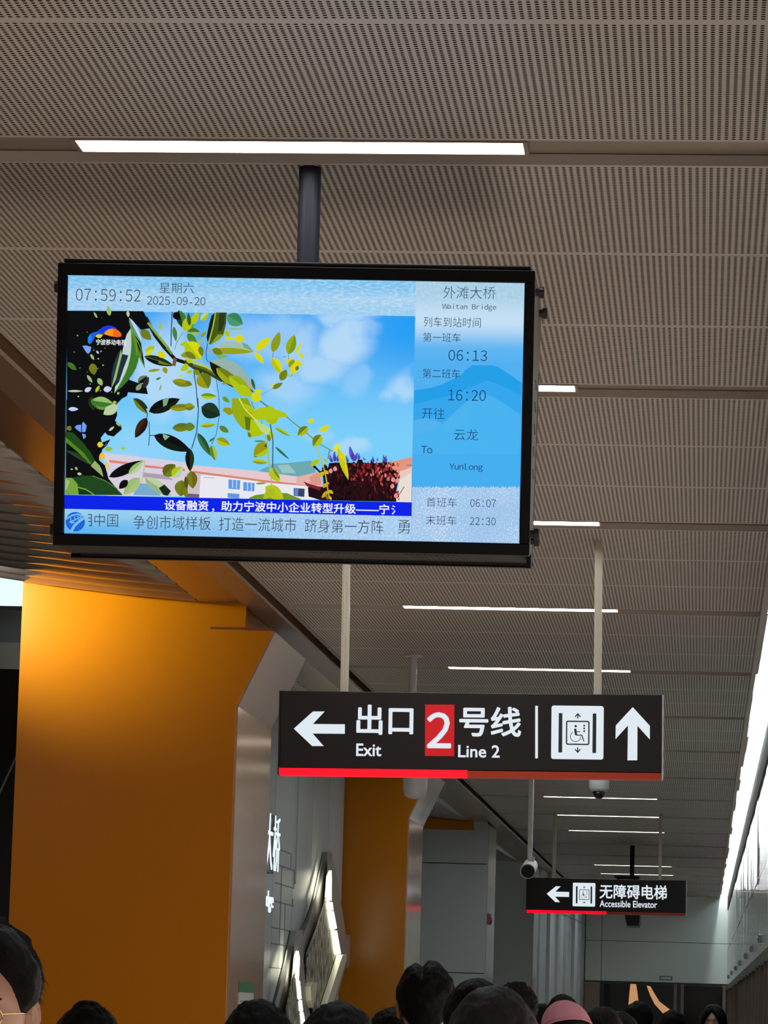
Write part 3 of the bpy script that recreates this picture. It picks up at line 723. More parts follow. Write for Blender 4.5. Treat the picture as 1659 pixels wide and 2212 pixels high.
# leaves upper middle
for q, x0, y0, x1, y1, w, c, c2 in (
    (Aq, 1480, 60, 1560, 300, .5, (60, 120, 40), (30, 60, 40)), (Aq, 1420, 90, 1500, 180, .8, K, None), (Aq, 1560, 330, 1620, 130, .55, YG, None), (Aq, 1600, 340, 1659, 190, .6, (90, 160, 40), None), (Aq, 1420, 270, 1450, 460, .3, (70, 130, 60), None), (Aq, 1230, 300, 1270, 235, .6, YG, None), (Aq, 1240, 400, 1260, 330, .4, PG, None),
    (Aq, 1060, 590, 1180, 520, .5, YG, None), (Aq, 1070, 640, 1150, 560, .5, YL, None), (Aq, 1220, 590, 1310, 670, .7, YL, None), (Aq, 1090, 840, 1250, 820, .22, OY, None), (Aq, 1290, 790, 1330, 870, .7, OY, None), (Aq, 1510, 830, 1590, 780, .7, YG, None), (Aq, 1190, 950, 1260, 920, .4, (70, 140, 50), None), (Aq, 1240, 1090, 1260, 1010, .3, (130, 170, 140), None), (Aq, 1490, 890, 1530, 910, .8, YL, None), (Aq, 1590, 860, 1659, 850, .5, YG, None),
    (Aq, 1500, 500, 1650, 480, .4, YG, None), (Aq, 1590, 470, 1640, 600, .7, YL, None), (Aq, 1510, 640, 1659, 620, .5, OY, None), (Aq, 1580, 700, 1659, 730, .6, YG, None),
    (Cq, 0, 330, 60, 130, .6, YG, None), (Cq, 60, 260, 40, 90, .3, (50, 90, 30), None), (Cq, 90, 240, 170, 80, .5, YG, None), (Cq, 40, 340, 190, 340, .7, MG, LG), (Cq, 200, 190, 300, 90, .6, PG, YG), (Cq, 200, 410, 270, 330, .4, OY, None), (Cq, 30, 360, 150, 500, .5, (80, 130, 40), None), (Cq, 20, 470, 200, 690, .75, YL, YG), (Cq, 190, 520, 220, 650, .5, OL, None), (Cq, 150, 480, 230, 440, .5, LG, None), (Cq, 0, 600, 140, 680, .5, OL, None), (Cq, 0, 740, 20, 830, .8, YG, None), (Cq, 20, 860, 90, 830, .6, YG, None), (Cq, 110, 830, 200, 890, .6, (120, 140, 20), None),
    (Cq, 540, 300, 745, 300, .1, LG, None), (Cq, 540, 130, 740, 240, .75, (56, 130, 84), (74, 150, 110)), (Cq, 640, 400, 755, 450, .9, YL, None), (Cq, 510, 320, 570, 400, .6, YG, None), (Cq, 500, 430, 640, 410, .3, YL, None),
    (Cq, 1100, 560, 910, 555, .0, YL, None), (Cq, 905, 570, 1095, 410, .42, YL, None), (Cq, 890, 595, 1010, 745, .36, YL, None), (Cq, 1120, 600, 1210, 335, .38, OY, (132, 160, 20)), (Cq, 1320, 625, 1400, 375, .48, (150, 170, 20), (120, 150, 24)), (Cq, 1410, 620, 1490, 470, .2, YL, None), (Cq, 1450, 600, 1525, 680, .4, YL, None), (Cq, 1120, 670, 1240, 870, .48, YL, (190, 190, 10)), (Cq, 1290, 720, 1390, 690, .6, YL, None), (Cq, 1330, 790, 1400, 690, .6, OY, None), (Cq, 1370, 880, 1430, 720, .6, YL, None), (Cq, 1420, 700, 1500, 780, .5, YL, None), (Cq, 1420, 830, 1450, 770, .7, OL, None), (Cq, 1220, 960, 1300, 820, .6, OL, (120, 130, 10)), (Cq, 1115, 1065, 1250, 990, .4, OL, None), (Cq, 1100, 1000, 1130, 1050, .5, YL, None), (Cq, 1310, 900, 1340, 890, .9, YG, None)):
    if w: leaf(q, x0, y0, x1, y1, w, c, c2)
for a, b_ in (((1130, 600), (1120, 670)), ((1325, 630), (1325, 690)), ((1250, 655), (1295, 658)), ((1350, 910), (1380, 880))): stroke(Cq, [a, b_], 1.3, (110, 120, 120))
for i in range(9): leaf(Cq, 985 + i*14.5, 1140 - i*8, 993 + i*14.5, 1134 - i*8, .8, (70, 90, 110))
# the large grey-topped leaves
leaf(Cq, 330, 560, 880, 590, .30, GW, (150, 160, 20), YG, bend=-.06); shape(Cq, [(720, 470), (800, 500), (880, 590), (760, 540)], (110, 170, 130))
shape(Cq, [(390, 90), (535, 90), (525, 230), (490, 380), (420, 450), (330, 500), (300, 490), (340, 350), (370, 200)], (70, 88, 20)); shape(Cq, [(440, 90), (520, 90), (505, 220), (460, 330), (420, 330)], (44, 56, 16)); shape(Cq, [(310, 230), (340, 130), (385, 90), (360, 250), (290, 480), (275, 400)], (16, 20, 18))
stroke(Cq, [(390, 90), (360, 260), (300, 490)], 3, (150, 190, 60)); shape(Cq, [(330, 490), (420, 370), (490, 370), (450, 430), (370, 480)], (130, 160, 30))
leaf(Cq, 310, 710, 885, 1110, .42, (150, 178, 172), (14, 20, 16), (120, 140, 40), bend=-.04); shape(Cq, [(420, 600), (560, 650), (440, 690), (400, 640)], (120, 180, 90))
leaf(Cq, 350, 560, 480, 620, .6, OL); leaf(Cq, 850, 930, 895, 1080, .25, (60, 90, 40))
# yellow-green cluster
leaf(Cq, 190, 870, 300, 1060, .9, (100, 116, 24), OY); leaf(Cq, 400, 800, 680, 1040, .38, OL, (150, 170, 20)); leaf(Cq, 560, 900, 850, 1130, .42, (150, 170, 24), YG)
leaf(Cq, 640, 1030, 880, 1160, .5, YG); leaf(Cq, 850, 1150, 980, 1200, .9, YL); leaf(Cq, 890, 1110, 990, 1090, .6, YL); leaf(Cq, 470, 1000, 550, 990, .4, OY)
shape(Dq, [(600, 0), (800, 0), (860, 120), (900, 240), (820, 420), (740, 390), (660, 300), (600, 180)], (140, 164, 10)); shape(Dq, [(600, 0), (690, 0), (740, 120), (830, 240), (850, 330), (780, 410), (690, 330), (620, 230)], (150, 172, 14)); shape(Dq, [(760, 230), (850, 260), (840, 420), (780, 400)], (92, 116, 16))
shape(Dq, [(840, 260), (940, 330), (1000, 420), (1010, 460), (930, 490), (840, 505), (805, 480), (830, 400)], (176, 196, 10)); shape(Dq, [(870, 260), (1000, 330), (1090, 390), (1100, 430), (1040, 470), (970, 420)], (186, 216, 130)); shape(Dq, [(800, 420), (850, 470), (840, 505), (805, 490)], (110, 116, 30))
shape(Dq, [(830, 210), (940, 125), (1060, 110), (1210, 160), (1290, 190), (1310, 240), (1200, 255), (1050, 270), (930, 280), (870, 250)], YG); shape(Dq, [(1020, 270), (1190, 255), (1170, 320), (1110, 340), (1050, 310)], (170, 190, 10)); shape(Dq, [(480, 160), (500, 120), (590, 125), (610, 200), (560, 220)], OY); shape(Dq, [(1040, 90), (1140, 120), (1120, 140), (1040, 120)], YG)
shape(Dq, [(740, 60), (830, 100), (900, 150), (850, 190), (790, 150)], YG); stroke(Dq, [(690, 0), (760, 130), (850, 230), (930, 300)], 3, (210, 220, 90))
# left hanging sprays
for q, x0, y0, x1, y1, w, c, c2 in (
    (Aq, 1400, 965, 1655, 1020, .38, OY, (120, 132, 30)), (Aq, 900, 1190, 1090, 1320, .35, DG, K), (Bq, 910, 5, 1085, 200, .34, (40, 50, 24), OL), (Bq, 1100, 175, 1500, 10, .38, K, (20, 24, 16)), (Bq, 1370, 130, 1660, 110, .32, OL, OY), (Bq, 1400, 385, 1660, 360, .42, (90, 112, 30), OL), (Bq, 1075, 250, 925, 510, .42, (30, 20, 14), (60, 36, 20)), (Bq, 1165, 475, 1640, 680, .34, K, (16, 24, 18)), (Bq, 590, 1010, 1040, 800, .26, K, K), (Bq, 840, 980, 1040, 800, .36, LG, PG), (Bq, 1050, 1020, 1390, 1250, .36, PG, (150, 180, 140)), (Bq, 985, 1020, 780, 1240, .5, (170, 192, 130), LG), (Bq, 830, 1050, 720, 1160, .6, K, None), (Bq, 1290, 990, 1440, 850, .8, (92, 96, 24), OL), (Bq, 1400, 1010, 1530, 880, .7, YG, PG), (Bq, 1520, 1050, 1510, 1260, .8, (104, 110, 20), OL), (Bq, 1620, 640, 1630, 940, .38, DG, K),
    (Dq, 60, 660, 60, 920, .36, DG, K), (Dq, 80, 930, 100, 1160, .6, (112, 96, 20), OL), (Dq, 10, 1000, 20, 1180, .3, (90, 80, 20), None), (Dq, 0, 1140, 10, 1270, .5, OL, None), (Cq, 0, 970, 95, 1020, .5, OL, None), (Cq, 200, 1155, 405, 1165, .38, (96, 150, 30), YG), (Cq, 480, 1170, 570, 1240, .5, (110, 150, 30), None), (Cq, 0, 1270, 130, 1300, .5, (100, 150, 30), None),
    (Dq, 210, 110, 450, 220, .78, (26, 56, 40), (20, 44, 30)), (Dq, 0, 120, 125, 110, .7, OY, OL), (Dq, 0, 365, 130, 370, .85, (96, 124, 40), OL), (Dq, 195, 355, 395, 335, .3, YG, OY), (Dq, 440, 360, 560, 440, .5, (80, 130, 50), OL), (Dq, 160, 445, 330, 740, .28, (36, 80, 50), (60, 110, 60)), (Dq, 340, 600, 390, 800, .45, (160, 190, 90), (100, 130, 30)), (Dq, 400, 525, 575, 600, .55, OY, YG), (Dq, 305, 560, 385, 500, .25, (60, 110, 80), None),
    (Dq, 1050, 570, 880, 755, .62, (50, 100, 40), OY), (Dq, 1060, 640, 890, 740, .6, YG, OY), (Dq, 880, 550, 1040, 555, .15, (90, 140, 60), None), (Dq, 860, 805, 1060, 825, .32, YG, OY), (Dq, 1040, 470, 1090, 550, .7, OL, None), (Dq, 1090, 420, 1130, 530, .45, YG, None), (Dq, 1150, 370, 1350, 490, .2, YG, (120, 160, 20)), (Dq, 1150, 620, 1335, 785, .13, (50, 110, 70), None), (Dq, 1080, 900, 1215, 1070, .55, (186, 200, 60), YG), (Dq, 1120, 890, 1215, 1040, .2, (120, 140, 40), None), (Dq, 1030, 1130, 1260, 1290, .6, (180, 196, 40), YG), (Dq, 1140, 1160, 1000, 1290, .5, (170, 186, 30), None), (Dq, 900, 1095, 1050, 1085, .16, (120, 140, 40), None)):
    leaf(q, x0, y0, x1, y1, w, c, c2)
shape(Bq, [(1280, 20), (1360, 0), (1330, 90), (1285, 110)], (120, 168, 130)); shape(Bq, [(1280, 455), (1370, 490), (1310, 540), (1285, 500)], (140, 180, 150)); shape(Bq, [(1230, 1150), (1300, 1105), (1385, 1190), (1340, 1250), (1290, 1240)], (20, 40, 28))
stroke(Bq, [(1085, 190), (1075, 250)], 1.8, (50, 40, 30)); stroke(Bq, [(1105, 300), (1110, 480), (1100, 610)], 1.6, (60, 60, 70)); stroke(Bq, [(1110, 478), (1170, 478)], 1.6, (40, 50, 60)); stroke(Bq, [(1050, 800), (1035, 960), (1005, 1080)], 1.8, (180, 190, 120)); stroke(Bq, [(600, 530), (560, 600), (480, 670)], 2.4, K)
leaf(Bq, 440, 590, 520, 600, .9, (226, 206, 40)); leaf(Bq, 540, 650, 640, 650, .6, (150, 190, 60)); leaf(Bq, 510, 690, 470, 800, .4, (226, 200, 60)); leaf(Bq, 750, 645, 805, 635, .6, YG); leaf(Bq, 540, 800, 605, 930, .3, (220, 200, 120)); leaf(Bq, 490, 700, 540, 780, .6, (236, 190, 70))
stroke(Dq, [(970, 280), (985, 330)], 1.6, (120, 150, 60)); stroke(Dq, [(1040, 470), (1060, 640), (1070, 800), (1100, 960)], 3.2, (170, 190, 90)); stroke(Dq, [(1090, 330), (1105, 420), (1125, 560), (1122, 890)], 2.2, (60, 80, 80)); stroke(Dq, [(1105, 1000), (1108, 1130)], 2.2, (190, 180, 80)); stroke(Dq, [(960, 35), (1060, 110)], 2.6, (90, 120, 40)); stroke(Dq, [(850, 50), (890, 140)], 2.0, (110, 150, 90)); stroke(Dq, [(1300, 240), (1480, 390), (1659, 530)], 2.2, (110, 140, 90)); stroke(Fq, [(0, 240), (100, 310), (240, 440), (350, 520), (500, 605)], 2.2, (120, 150, 90))
# right-hand spray
stroke(Fq, [(275, 540), (345, 720), (400, 900), (440, 1150), (460, 1260)], 2.6, (196, 186, 60)); stroke(Fq, [(460, 590), (440, 710)], 2.0, (80, 110, 110))
for x0, y0, x1, y1, w, c, c2 in ((160, 265, 20, 390, .6, (170, 180, 20), OL), (160, 200, 250, 170, .7, YL, None), (325, 330, 465, 250, .45, YL, None), (345, 380, 235, 540, .7, YG, OL), (320, 720, 200, 805, .5, YG, None), (375, 700, 440, 765, .35, YG, None), (520, 600, 600, 510, .7, (226, 226, 40), None), (580, 560, 720, 1000, .2, YL, (190, 190, 20)), (600, 600, 690, 800, .35, YL, None), (620, 700, 670, 870, .4, (200, 200, 20), None), (390, 890, 295, 965, .5, (214, 176, 30), None), (400, 870, 445, 920, .6, (214, 180, 40), None), (430, 1040, 370, 1110, .5, (206, 170, 30), None), (420, 1030, 455, 1060, .6, (200, 160, 40), None), (440, 1150, 350, 1250, .4, (200, 160, 40), None), (450, 1140, 510, 1190, .6, (206, 180, 40), None), (440, 1270, 410, 1200, .5, (150, 110, 20), None), (480, 1280, 470, 1220, .5, (206, 170, 90), None)):
    leaf(Fq, x0, y0, x1, y1, w, c, c2)
# big dark leaves in the lower left corner
shape(Bq, [(36, 430), (130, 440), (260, 570), (360, 700), (410, 790), (415, 890), (370, 850), (300, 760), (180, 660), (40, 570)], (34, 74, 26)); shape(Bq, [(40, 500), (150, 600), (270, 700), (380, 860), (415, 890), (330, 830), (180, 680), (38, 560)], (76, 136, 30))
shape(Bq, [(410, 800), (470, 860), (510, 940), (520, 1010), (430, 930), (360, 870)], (150, 176, 110)); shape(Bq, [(40, 660), (180, 700), (300, 790), (340, 850), (200, 780), (60, 690)], (40, 60, 40))
shape(Bq, [(120, 1020), (260, 990), (400, 995), (540, 1050), (650, 1120), (770, 1240), (400, 1238), (250, 1190), (160, 1120)], (30, 70, 30)); shape(Bq, [(180, 1140), (330, 1190), (420, 1238), (200, 1236)], (24, 54, 24)); stroke(Bq, [(190, 1140), (300, 1170), (400, 1235)], 2.6, (110, 170, 50)); stroke(Bq, [(380, 995), (540, 1055), (700, 1160)], 1.6, (90, 150, 60))
shape(Bq, [(30, 1020), (120, 1020), (190, 1100), (205, 1236), (34, 1232)], (120, 164, 60)); shape(Bq, [(30, 1030), (90, 1060), (60, 1150), (34, 1180)], (160, 190, 120))
shape(Bq, [(480, 830), (530, 880), (570, 960), (580, 1040), (520, 1010), (500, 920)], K)
# station television mark
gb = [(320, 470), (322, 410), (345, 370), (390, 345), (440, 335), (480, 300), (520, 270), (565, 256), (620, 260), (670, 280), (690, 300), (640, 295), (580, 305), (540, 340), (520, 365), (450, 365), (415, 385), (400, 430), (375, 475), (345, 497)]
shape(Aq, gb, (24, 96, 226)); shape(Aq, [(480, 300), (520, 270), (565, 256), (620, 260), (690, 300), (560, 315), (520, 350), (450, 350)], (20, 60, 220)); shape(Aq, [(322, 410), (360, 365), (375, 420), (345, 497), (320, 470)], (30, 130, 240))
shape(Aq, [(524, 366), (550, 330), (590, 303), (640, 293), (690, 306), (735, 340), (752, 375), (745, 398), (700, 405), (620, 395)], (244, 106, 20)); shape(Aq, [(524, 366), (560, 322), (600, 300), (650, 310), (640, 390), (600, 388)], (250, 150, 30))
shape(Aq, [(414, 392), (450, 368), (516, 372), (490, 410), (455, 420)], (230, 206, 40))
V.build('video_picture', scr, fix=False)
WHT = flat((240, 244, 250)); INK = flat((54, 66, 84)); INK2 = flat((30, 52, 92)); BLU = flat((6, 34, 232))
b = MB(); text_on(FR, b, '宁波移动电视', 240.5, 739.5, 65, 12.5, WHT, 0.0062, 0.012); b.build('channel_name', scr, fix=False)
# ticker and bottom strip
b = MB(); px_quad(b, [(140, 1069), (888.5, 1085), (888, 1114.5), (140, 1098.5)], BLU, 0.0066); tk = b.build('ticker_bar', scr, fix=False)
b = MB(); text_on(FR, b, '助力宁波中小企业转型升级——宁', 659.5, 1096.5, 363, 22, WHT, 0.0072, 0.018); b.build('ticker_text', scr, fix=False); text_obj('ticker_text', scr, FR, '设备融资', 403.5, 1091.5, 95, 22, WHT, 0.0072, 0.018); text_obj('ticker_comma', scr, FR, '，', 461, 1102, 5, 8, WHT, 0.0072, 0.015); text_obj('ticker_text', scr, FR, '氵', 850, 1101.5, 9, 20, WHT, 0.0072, 0.015)
def low_col(g):
    x, y, z, v = g.xyz(); n = g.noise(v, 1.0, 3.0, (170, 1, 150)); t = g.smooth(x, lx(150, 1130)[0], lx(880, 1130)[0]); u = g.smooth(z, lx(300, 1155)[1], lx(300, 1104)[1])
    a = g.mix(u, rgb(96, 180, 240), rgb(150, 206, 238)); c = g.mix(g.smooth(n, .4, .66), rgb(160, 200, 238), rgb(192, 218, 242))
    return g.mix(t, a, c)
b = MB(); px_quad(b, [(139.8, 1099), (889, 1115), (888, 1169), (138.8, 1151.8)], screen_shader('screen_low_strip', low_col), 0.0006); b.build('notice_strip', scr, fix=False)
b = MB()
for t_, cx, cy, w in (('中国', 229.5, 1124, 51), ('争创市域样板', 371.5, 1129, 167), ('打造一流城市', 556.5, 1133, 167), ('跻身第一方阵', 743, 1137, 169.5), ('勇', 872.5, 1138, 25)):
    text_obj('notice_text', scr, FR, t_, cx, cy, w, 29 if t_ != '中国' else 28, INK, 0.0012, -0.008)
b = MB()
for a in ([(190, 1111.5), (197.5, 1111.5), (197.5, 1136), (192, 1135.5)], [(190.5, 1119), (197.5, 1119)], [(190.5, 1126.5), (197.5, 1126.5)]):
    ribbon(b, [FR.P(x, y, 0.0012) for x, y in a], 0.0024, INK)
b.build('cut_off_character', scr, fix=False)
# round transit mark
Gq = lambda x, y: (80 + x/6.9125, 1060 + y/6.9125)
LB = flat((120, 188, 238))
b = MB(); c0 = FR.P(*Gq(572, 463), 0.0012); disc(b, c0, 0.0258, flat((22, 100, 214)), 36)
def wst(pts, w): ribbon(b, [FR.P(*Gq(x, y), 0.0016) for x, y in pts], w*1.21/985, LB)
wst([(505, 620), (560, 520), (640, 450), (720, 395)], 6.0); wst([(430, 425), (520, 370), (610, 350), (670, 372)], 3.4); wst([(480, 470), (600, 420), (690, 372)], 2.2); wst([(500, 480), (560, 470)], 3.4)
for x, y in ((500, 400), (560, 385), (610, 372), (650, 395)): wst([(x, y), (x + 12, y + 60)], 1.8)
b.build('transit_mark', scr, fix=False)
# right-hand timetable
def tt_col(g):
    x, y, z, v = g.xyz()
    h = lambda py: lx(1010, py)[1]
    n = g.noise(v, 1.0, 3.0, (170, 1, 110))
    t1 = g.smooth(z, h(760), h(690)); t2 = g.smooth(z, h(690), h(630))
    c = g.mix(t1, rgb(92, 180, 240), rgb(196, 223, 244)); c = g.mix(t2, c, g.mix(g.smooth(n, .45, .7), rgb(168, 206, 228), rgb(184, 216, 234)))
    return g.mix(g.smooth(z, h(790), h(760)), rgb(82, 176, 240), c)
b = MB(); px_quad(b, [(898, 607.5), (1134, 612), (1121, 1174), (888, 1169)], screen_shader('screen_timetable', tt_col), 0.0006)
Hq = lambda x, y: (800 + x/3.252, 560 + y/3.252)
def hq(pts, c, off): b.poly([FR.P(*Hq(x, y), off) for x, y in pts], flat(c))
jag = [(310, 920), (420, 905), (500, 880), (560, 852), (640, 810), (670, 775), (700, 757)] + [(720 + 8*i, 745 + (5 if i % 2 else -4)) for i in range(20)] + [(890, 752), (930, 778), (965, 800), (1000, 825), (1035, 850), (1063, 866), (1048, 1620), (292, 1610)]
hq(jag, (34, 158, 232), 0.0008)
hq([(305, 1020), (460, 980), (560, 960), (700, 900), (820, 850), (960, 905), (1060, 960), (1048, 1620), (294, 1610)], (52, 166, 236), 0.0009)
hq([(303, 1135), (390, 1112), (450, 1125), (510, 1155), (560, 1105), (640, 1030), (720, 972), (790, 945), (840, 955), (950, 1020), (1054, 1092), (1046, 1620), (293, 1612)], (72, 178, 240), 0.0010)
hq([(303, 1135), (390, 1112), (500, 1160), (440, 1200), (300, 1240)], (82, 178, 235), 0.0011); hq([(510, 1155), (640, 1030), (720, 972), (700, 1100), (560, 1230)], (76, 179, 238), 0.0011)
hq([(297, 1370), (1051, 1370), (1046, 1610), (293, 1600)], (67, 174, 239), 0.0011)
def snow_col(g):
    x, y, z, v = g.xyz(); n = g.noise(v, 1.0, 2.0, (330, 1, 200)); n2 = g.noise(v, 9.0, 2.0)
    return g.mix(g.smooth(g.math('ADD', n, g.math('MULTIPLY', g.math('SUBTRACT', n2, .5), .3)), .48, .66), rgb(158, 196, 234), rgb(206, 224, 246))
M_SNOW = screen_shader('screen_snow', snow_col)
top = [(293 + i*7.55, 1600 + rr.uniform(-9, 9)) for i in range(101)]
b.poly([FR.P(*Hq(x, y), 0.0013) for x, y in top + [(1046, 2000), (288, 1984)]], M_SNOW)
b.build('timetable_panel', scr, fix=False)
b = MB()
for t_, cx, cy, w, h, pit, bo in (('外滩大桥', 1014, 632, 112, 27, None, -.012), ('Waitan Bridge', 1013.5, 664, 117, 15, .62, .0), ('列车到站时间', 977, 696, 123, 21.5, None, -.008), ('第一班车', 954.5, 729, 81, 19.5, None, -.008), ('06:13', 1010.5, 768, 83, 23, .64, -.006), ('第二班车', 953.5, 807, 81, 20, None, -.008), ('16:20', 1009, 854, 81, 23.5, .64, -.006), ('开往', 936, 893, 49, 24, None, -.01), ('云龙', 1007, 939, 52, 24, None, -.01), ('To', 922, 971.5, 24, 16, .6, 0), ('Yunlong', 1007, 1010, 72, 18, .6, 0), ('首班车', 954, 1085, 65.5, 20, None, -.01), ('06:07', 1043.5, 1087, 55, 17, .64, -.006), ('末班车', 953, 1124, 66, 20.5, None, -.01), ('22:30', 1043, 1126, 55.5, 17, .64, -.006)):
    text_obj('timetable_text', scr, FR, wide(t_), cx, cy, w, h, INK2, 0.0018, bo, pit)
text_obj('clock_text', scr, FR, wide('07:59:52'), 234, 637.5, 140, 26, INK, 0.0012, -0.010, .64); text_obj('weekday_text', scr, FR, '星期六', 382, 622, 74, 23, INK, 0.0012, -.008); text_obj('date_text', scr, FR, wide('2025-09-20'), 381, 650, 126, 18, INK, 0.0012, -.004, .62)

# ================================================================== HANGING SIGNS
M_SIGN = mat('sign_face_black', (0.013, 0.0095, 0.0095, 1), 0.4, spec=0.3)
M_SIGNW = mat('sign_lettering_white', emit=rgb(222, 232, 240), level=1.0)
M_RED = mat('lit_red_bar', emit=(1.0, 0.0, 0.018, 1), level=1.0)
M_REDOFF = mat('unlit_red_bar', (0.40, 0.030, 0.008, 1), 0.3)
M_SIGNRED = mat('sign_red_square', emit=rgb(200, 6, 24), level=1.0)
M_EDGE = mat('sign_end_cap', (0.55, 0.56, 0.57, 1), 0.3, 0.5)
M_INKB = mat('pictogram_black', (0.012, 0.016, 0.02, 1), 0.5)
def hanging_sign(center, rot, w, h, name, label, post_x, thick=0.10, split=0.493):
    F = Frame(center, rot)
    o = tag(empty(name, matrix=F.M), label, 'hanging sign', 'black hanging direction signs')
    bar = 0.034
    b = MB(); b.box((-w/2, 0, -h/2 + bar), (w/2, thick, h/2), M_SIGN); b.build('sign_box', o, bevel=0.003)
    xs = -w/2 + w*split
    b = MB(); b.box((-w/2 - 0.002, -0.006, -h/2), (xs, thick + 0.004, -h/2 + bar), M_RED); tag(b.build('lit_bar', o), 'glowing red bar')
    b = MB(); b.box((xs, -0.004, -h/2), (w/2 - 0.004, thick + 0.004, -h/2 + bar - 0.003), M_REDOFF); tag(b.build('unlit_bar', o), 'dull red bar')
    for sg in (-1, 1):
        b = MB(); b.box((sg*w/2 - 0.004 + 0.004*sg, -0.003, -h/2), (sg*w/2 + 0.004 + 0.004*sg, thick + 0.003, h/2), M_EDGE if sg > 0 else M_SIGN); b.build('end_cap', o)
    for x, top, r in post_x:
        b = MB(); pw = 0.019
        b.box((x - pw, thick/2 - 0.02, h/2), (x + pw, thick/2 + 0.02, top), M_ALU)
        for q in (-0.008, 0.008): b.box((x + q - 0.003, thick/2 - 0.023, h/2), (x + q + 0.003, thick/2 - 0.019, top), M_ALU)
        b.build('post', o)
        b = MB(); b.box((x - 0.032, thick/2 - 0.032, top - 0.006), (x + 0.032, thick/2 + 0.032, top + 0.004), M_ALU); b.build('ceiling_plate', o)
    return o, F
def fpoly(F, o, name, pts, material, off=0.002):
    b = MB(); b.poly([F.P(x, y, off) for x, y in pts], material); return b.build(name, o, fix=False)
def lift_icon(F, o, q, s):
    """accessible-lift pictogram; q maps drawing units to pixels, s is drawing units to metres"""
    P = lambda x, y, off: F.P(*q(x, y), off)
    ic = empty('lift_icon'); ic.parent = o
    b = MB(); c = [P(10, 175, .002), P(790, 175, .002), P(780, 975, .002), P(5, 965, .002)]
    x0 = min(p.x for p in c); x1 = max(p.x for p in c); z0 = min(p.z for p in c); z1 = max(p.z for p in c)
    b.poly(round_rect(x0, z0, x1, z1, 0.012*s/0.00034 if False else (x1-x0)*0.045, -0.002), M_SIGNW); b.build('icon_panel', ic, fix=False)
    for a in ((118, 280, 172, 868), (625, 286, 679, 876)):
        b = MB(); b.poly([P(a[0], a[1], .0035), P(a[2], a[1], .0035), P(a[2] - 4, a[3], .0035), P(a[0] - 6, a[3], .0035)], M_INKB); b.build('icon_bar', ic, fix=False)
    b = MB(); tl, br = P(236, 402, .0035), P(565, 748, .0035)
    ribbon(b, round_rect(tl.x, br.z, br.x, tl.z, (br.x-tl.x)*0.06, -0.0035), 20*s, M_INKB, close=True); b.build('icon_cabin', ic, fix=False)
    for up in (1, -1):
        f = lambda x, y: P(x, y, .0035) if up == 1 else P(x - 2, 1154 - y, .0035)
        b = MB(); ribbon(b, [f(402, 365), f(402, 300)], 16*s, M_INKB); ribbon(b, [f(362, 336), f(402, 290), f(442, 336)], 17*s, M_INKB); b.build('icon_arrow', ic, fix=False)
    b = MB(); disc(b, P(370, 475, .0035), 18*s, M_INKB, 16); ribbon(b, [P(362, 512, .0035), P(375, 605, .0035)], 34*s, M_INKB)
    ribbon(b, [P(370, 607, .0037), P(462, 610, .0037), P(494, 702, .0037)], 15*s, M_INKB); ribbon(b, [P(378, 558, .0037), P(436, 558, .0037)], 12*s, M_INKB)
    ribbon(b, [P(368 + 76*math.cos(t), 630 + 76*math.sin(t), .0036) for t in [math.radians(a) for a in range(0, 246, 8)]], 9*s, M_INKB); b.build('icon_wheelchair', ic, fix=False)
    for y in (468, 508, 550):
        b = MB(); disc(b, P(497, y, .0035), 14*s, M_INKB, 14); b.build('icon_button', ic, fix=False)
S1C = Vector((-1.1326, 17.108, EYE + 1.283)); S1R = Matrix.Rotation(0.034, 3, 'Z') @ Matrix.Rotation(-0.012, 3, 'Y')
_f = Frame(S1C, S1R); topz = Z(HC) - S1C.z
px1 = _f.L(743.5, 1440)[0]; px2 = _f.L(1291.5, 1440)[0]
sg, F1 = hanging_sign(S1C, S1R, 1.845, 0.408, 'exit_sign', 'large black exit and line 2 sign hanging below the information screen', ((px1, topz, 0), (px2, topz, 0)))
Tq = lambda x, y: (580 + x/1.885, 1460 + y/1.885)
Uq = lambda x, y: (1190 + x/6.9125, 1500 + y/6.9125)
fpoly(F1, sg, 'left_arrow', [Tq(x, y) for x, y in ((103, 215), (181, 145), (229, 145), (181, 196), (311, 197), (311, 236), (180, 235), (225, 286), (178, 286))], M_SIGNW)
text_obj('exit_characters', sg, F1, '出口', 831.5, 1555, 123, 65, M_SIGNW, 0.002, 0.022)
text_obj('exit_word', sg, F1, 'Exit', 796.7, 1620, 54.6, 27.5, M_SIGNW, 0.002, 0.018)
fpoly(F1, sg, 'line_number_square', [Tq(638, 117), Tq(757, 117.5), Tq(756, 327), Tq(637, 326)], M_SIGNRED, 0.0015)
text_obj('line_number', sg, F1, wide('2'), 948.5, 1577.5, 53, 78, M_SIGNW, 0.003, 0.016)
text_obj('line_characters', sg, F1, '号线', 1059, 1559, 134, 65, M_SIGNW, 0.002, 0.022)
text_obj('line_word', sg, F1, 'Line 2', 1034.6, 1623, 90, 27.5, M_SIGNW, 0.002, 0.018)
fpoly(F1, sg, 'divider', [Tq(1086, 122), Tq(1097, 122), Tq(1097, 336), Tq(1086, 336)], M_SIGNW)
lift_icon(F1, sg, Uq, F1.scale(1247, 1583)/6.9125)
fpoly(F1, sg, 'up_arrow', [Uq(x, y) for x, y in ((1222, 190), (1478, 470), (1478, 675), (1293, 470), (1290, 985), (1143, 985), (1150, 465), (965, 668), (968, 465))], M_SIGNW)
S2C = Vector((-1.126, 41.657, EYE + 1.273)); S2R = Matrix.Rotation(0.003, 3, 'Z') @ Matrix.Rotation(-0.006, 3, 'Y')
_f = Frame(S2C, S2R); topz = Z(HC) - S2C.z
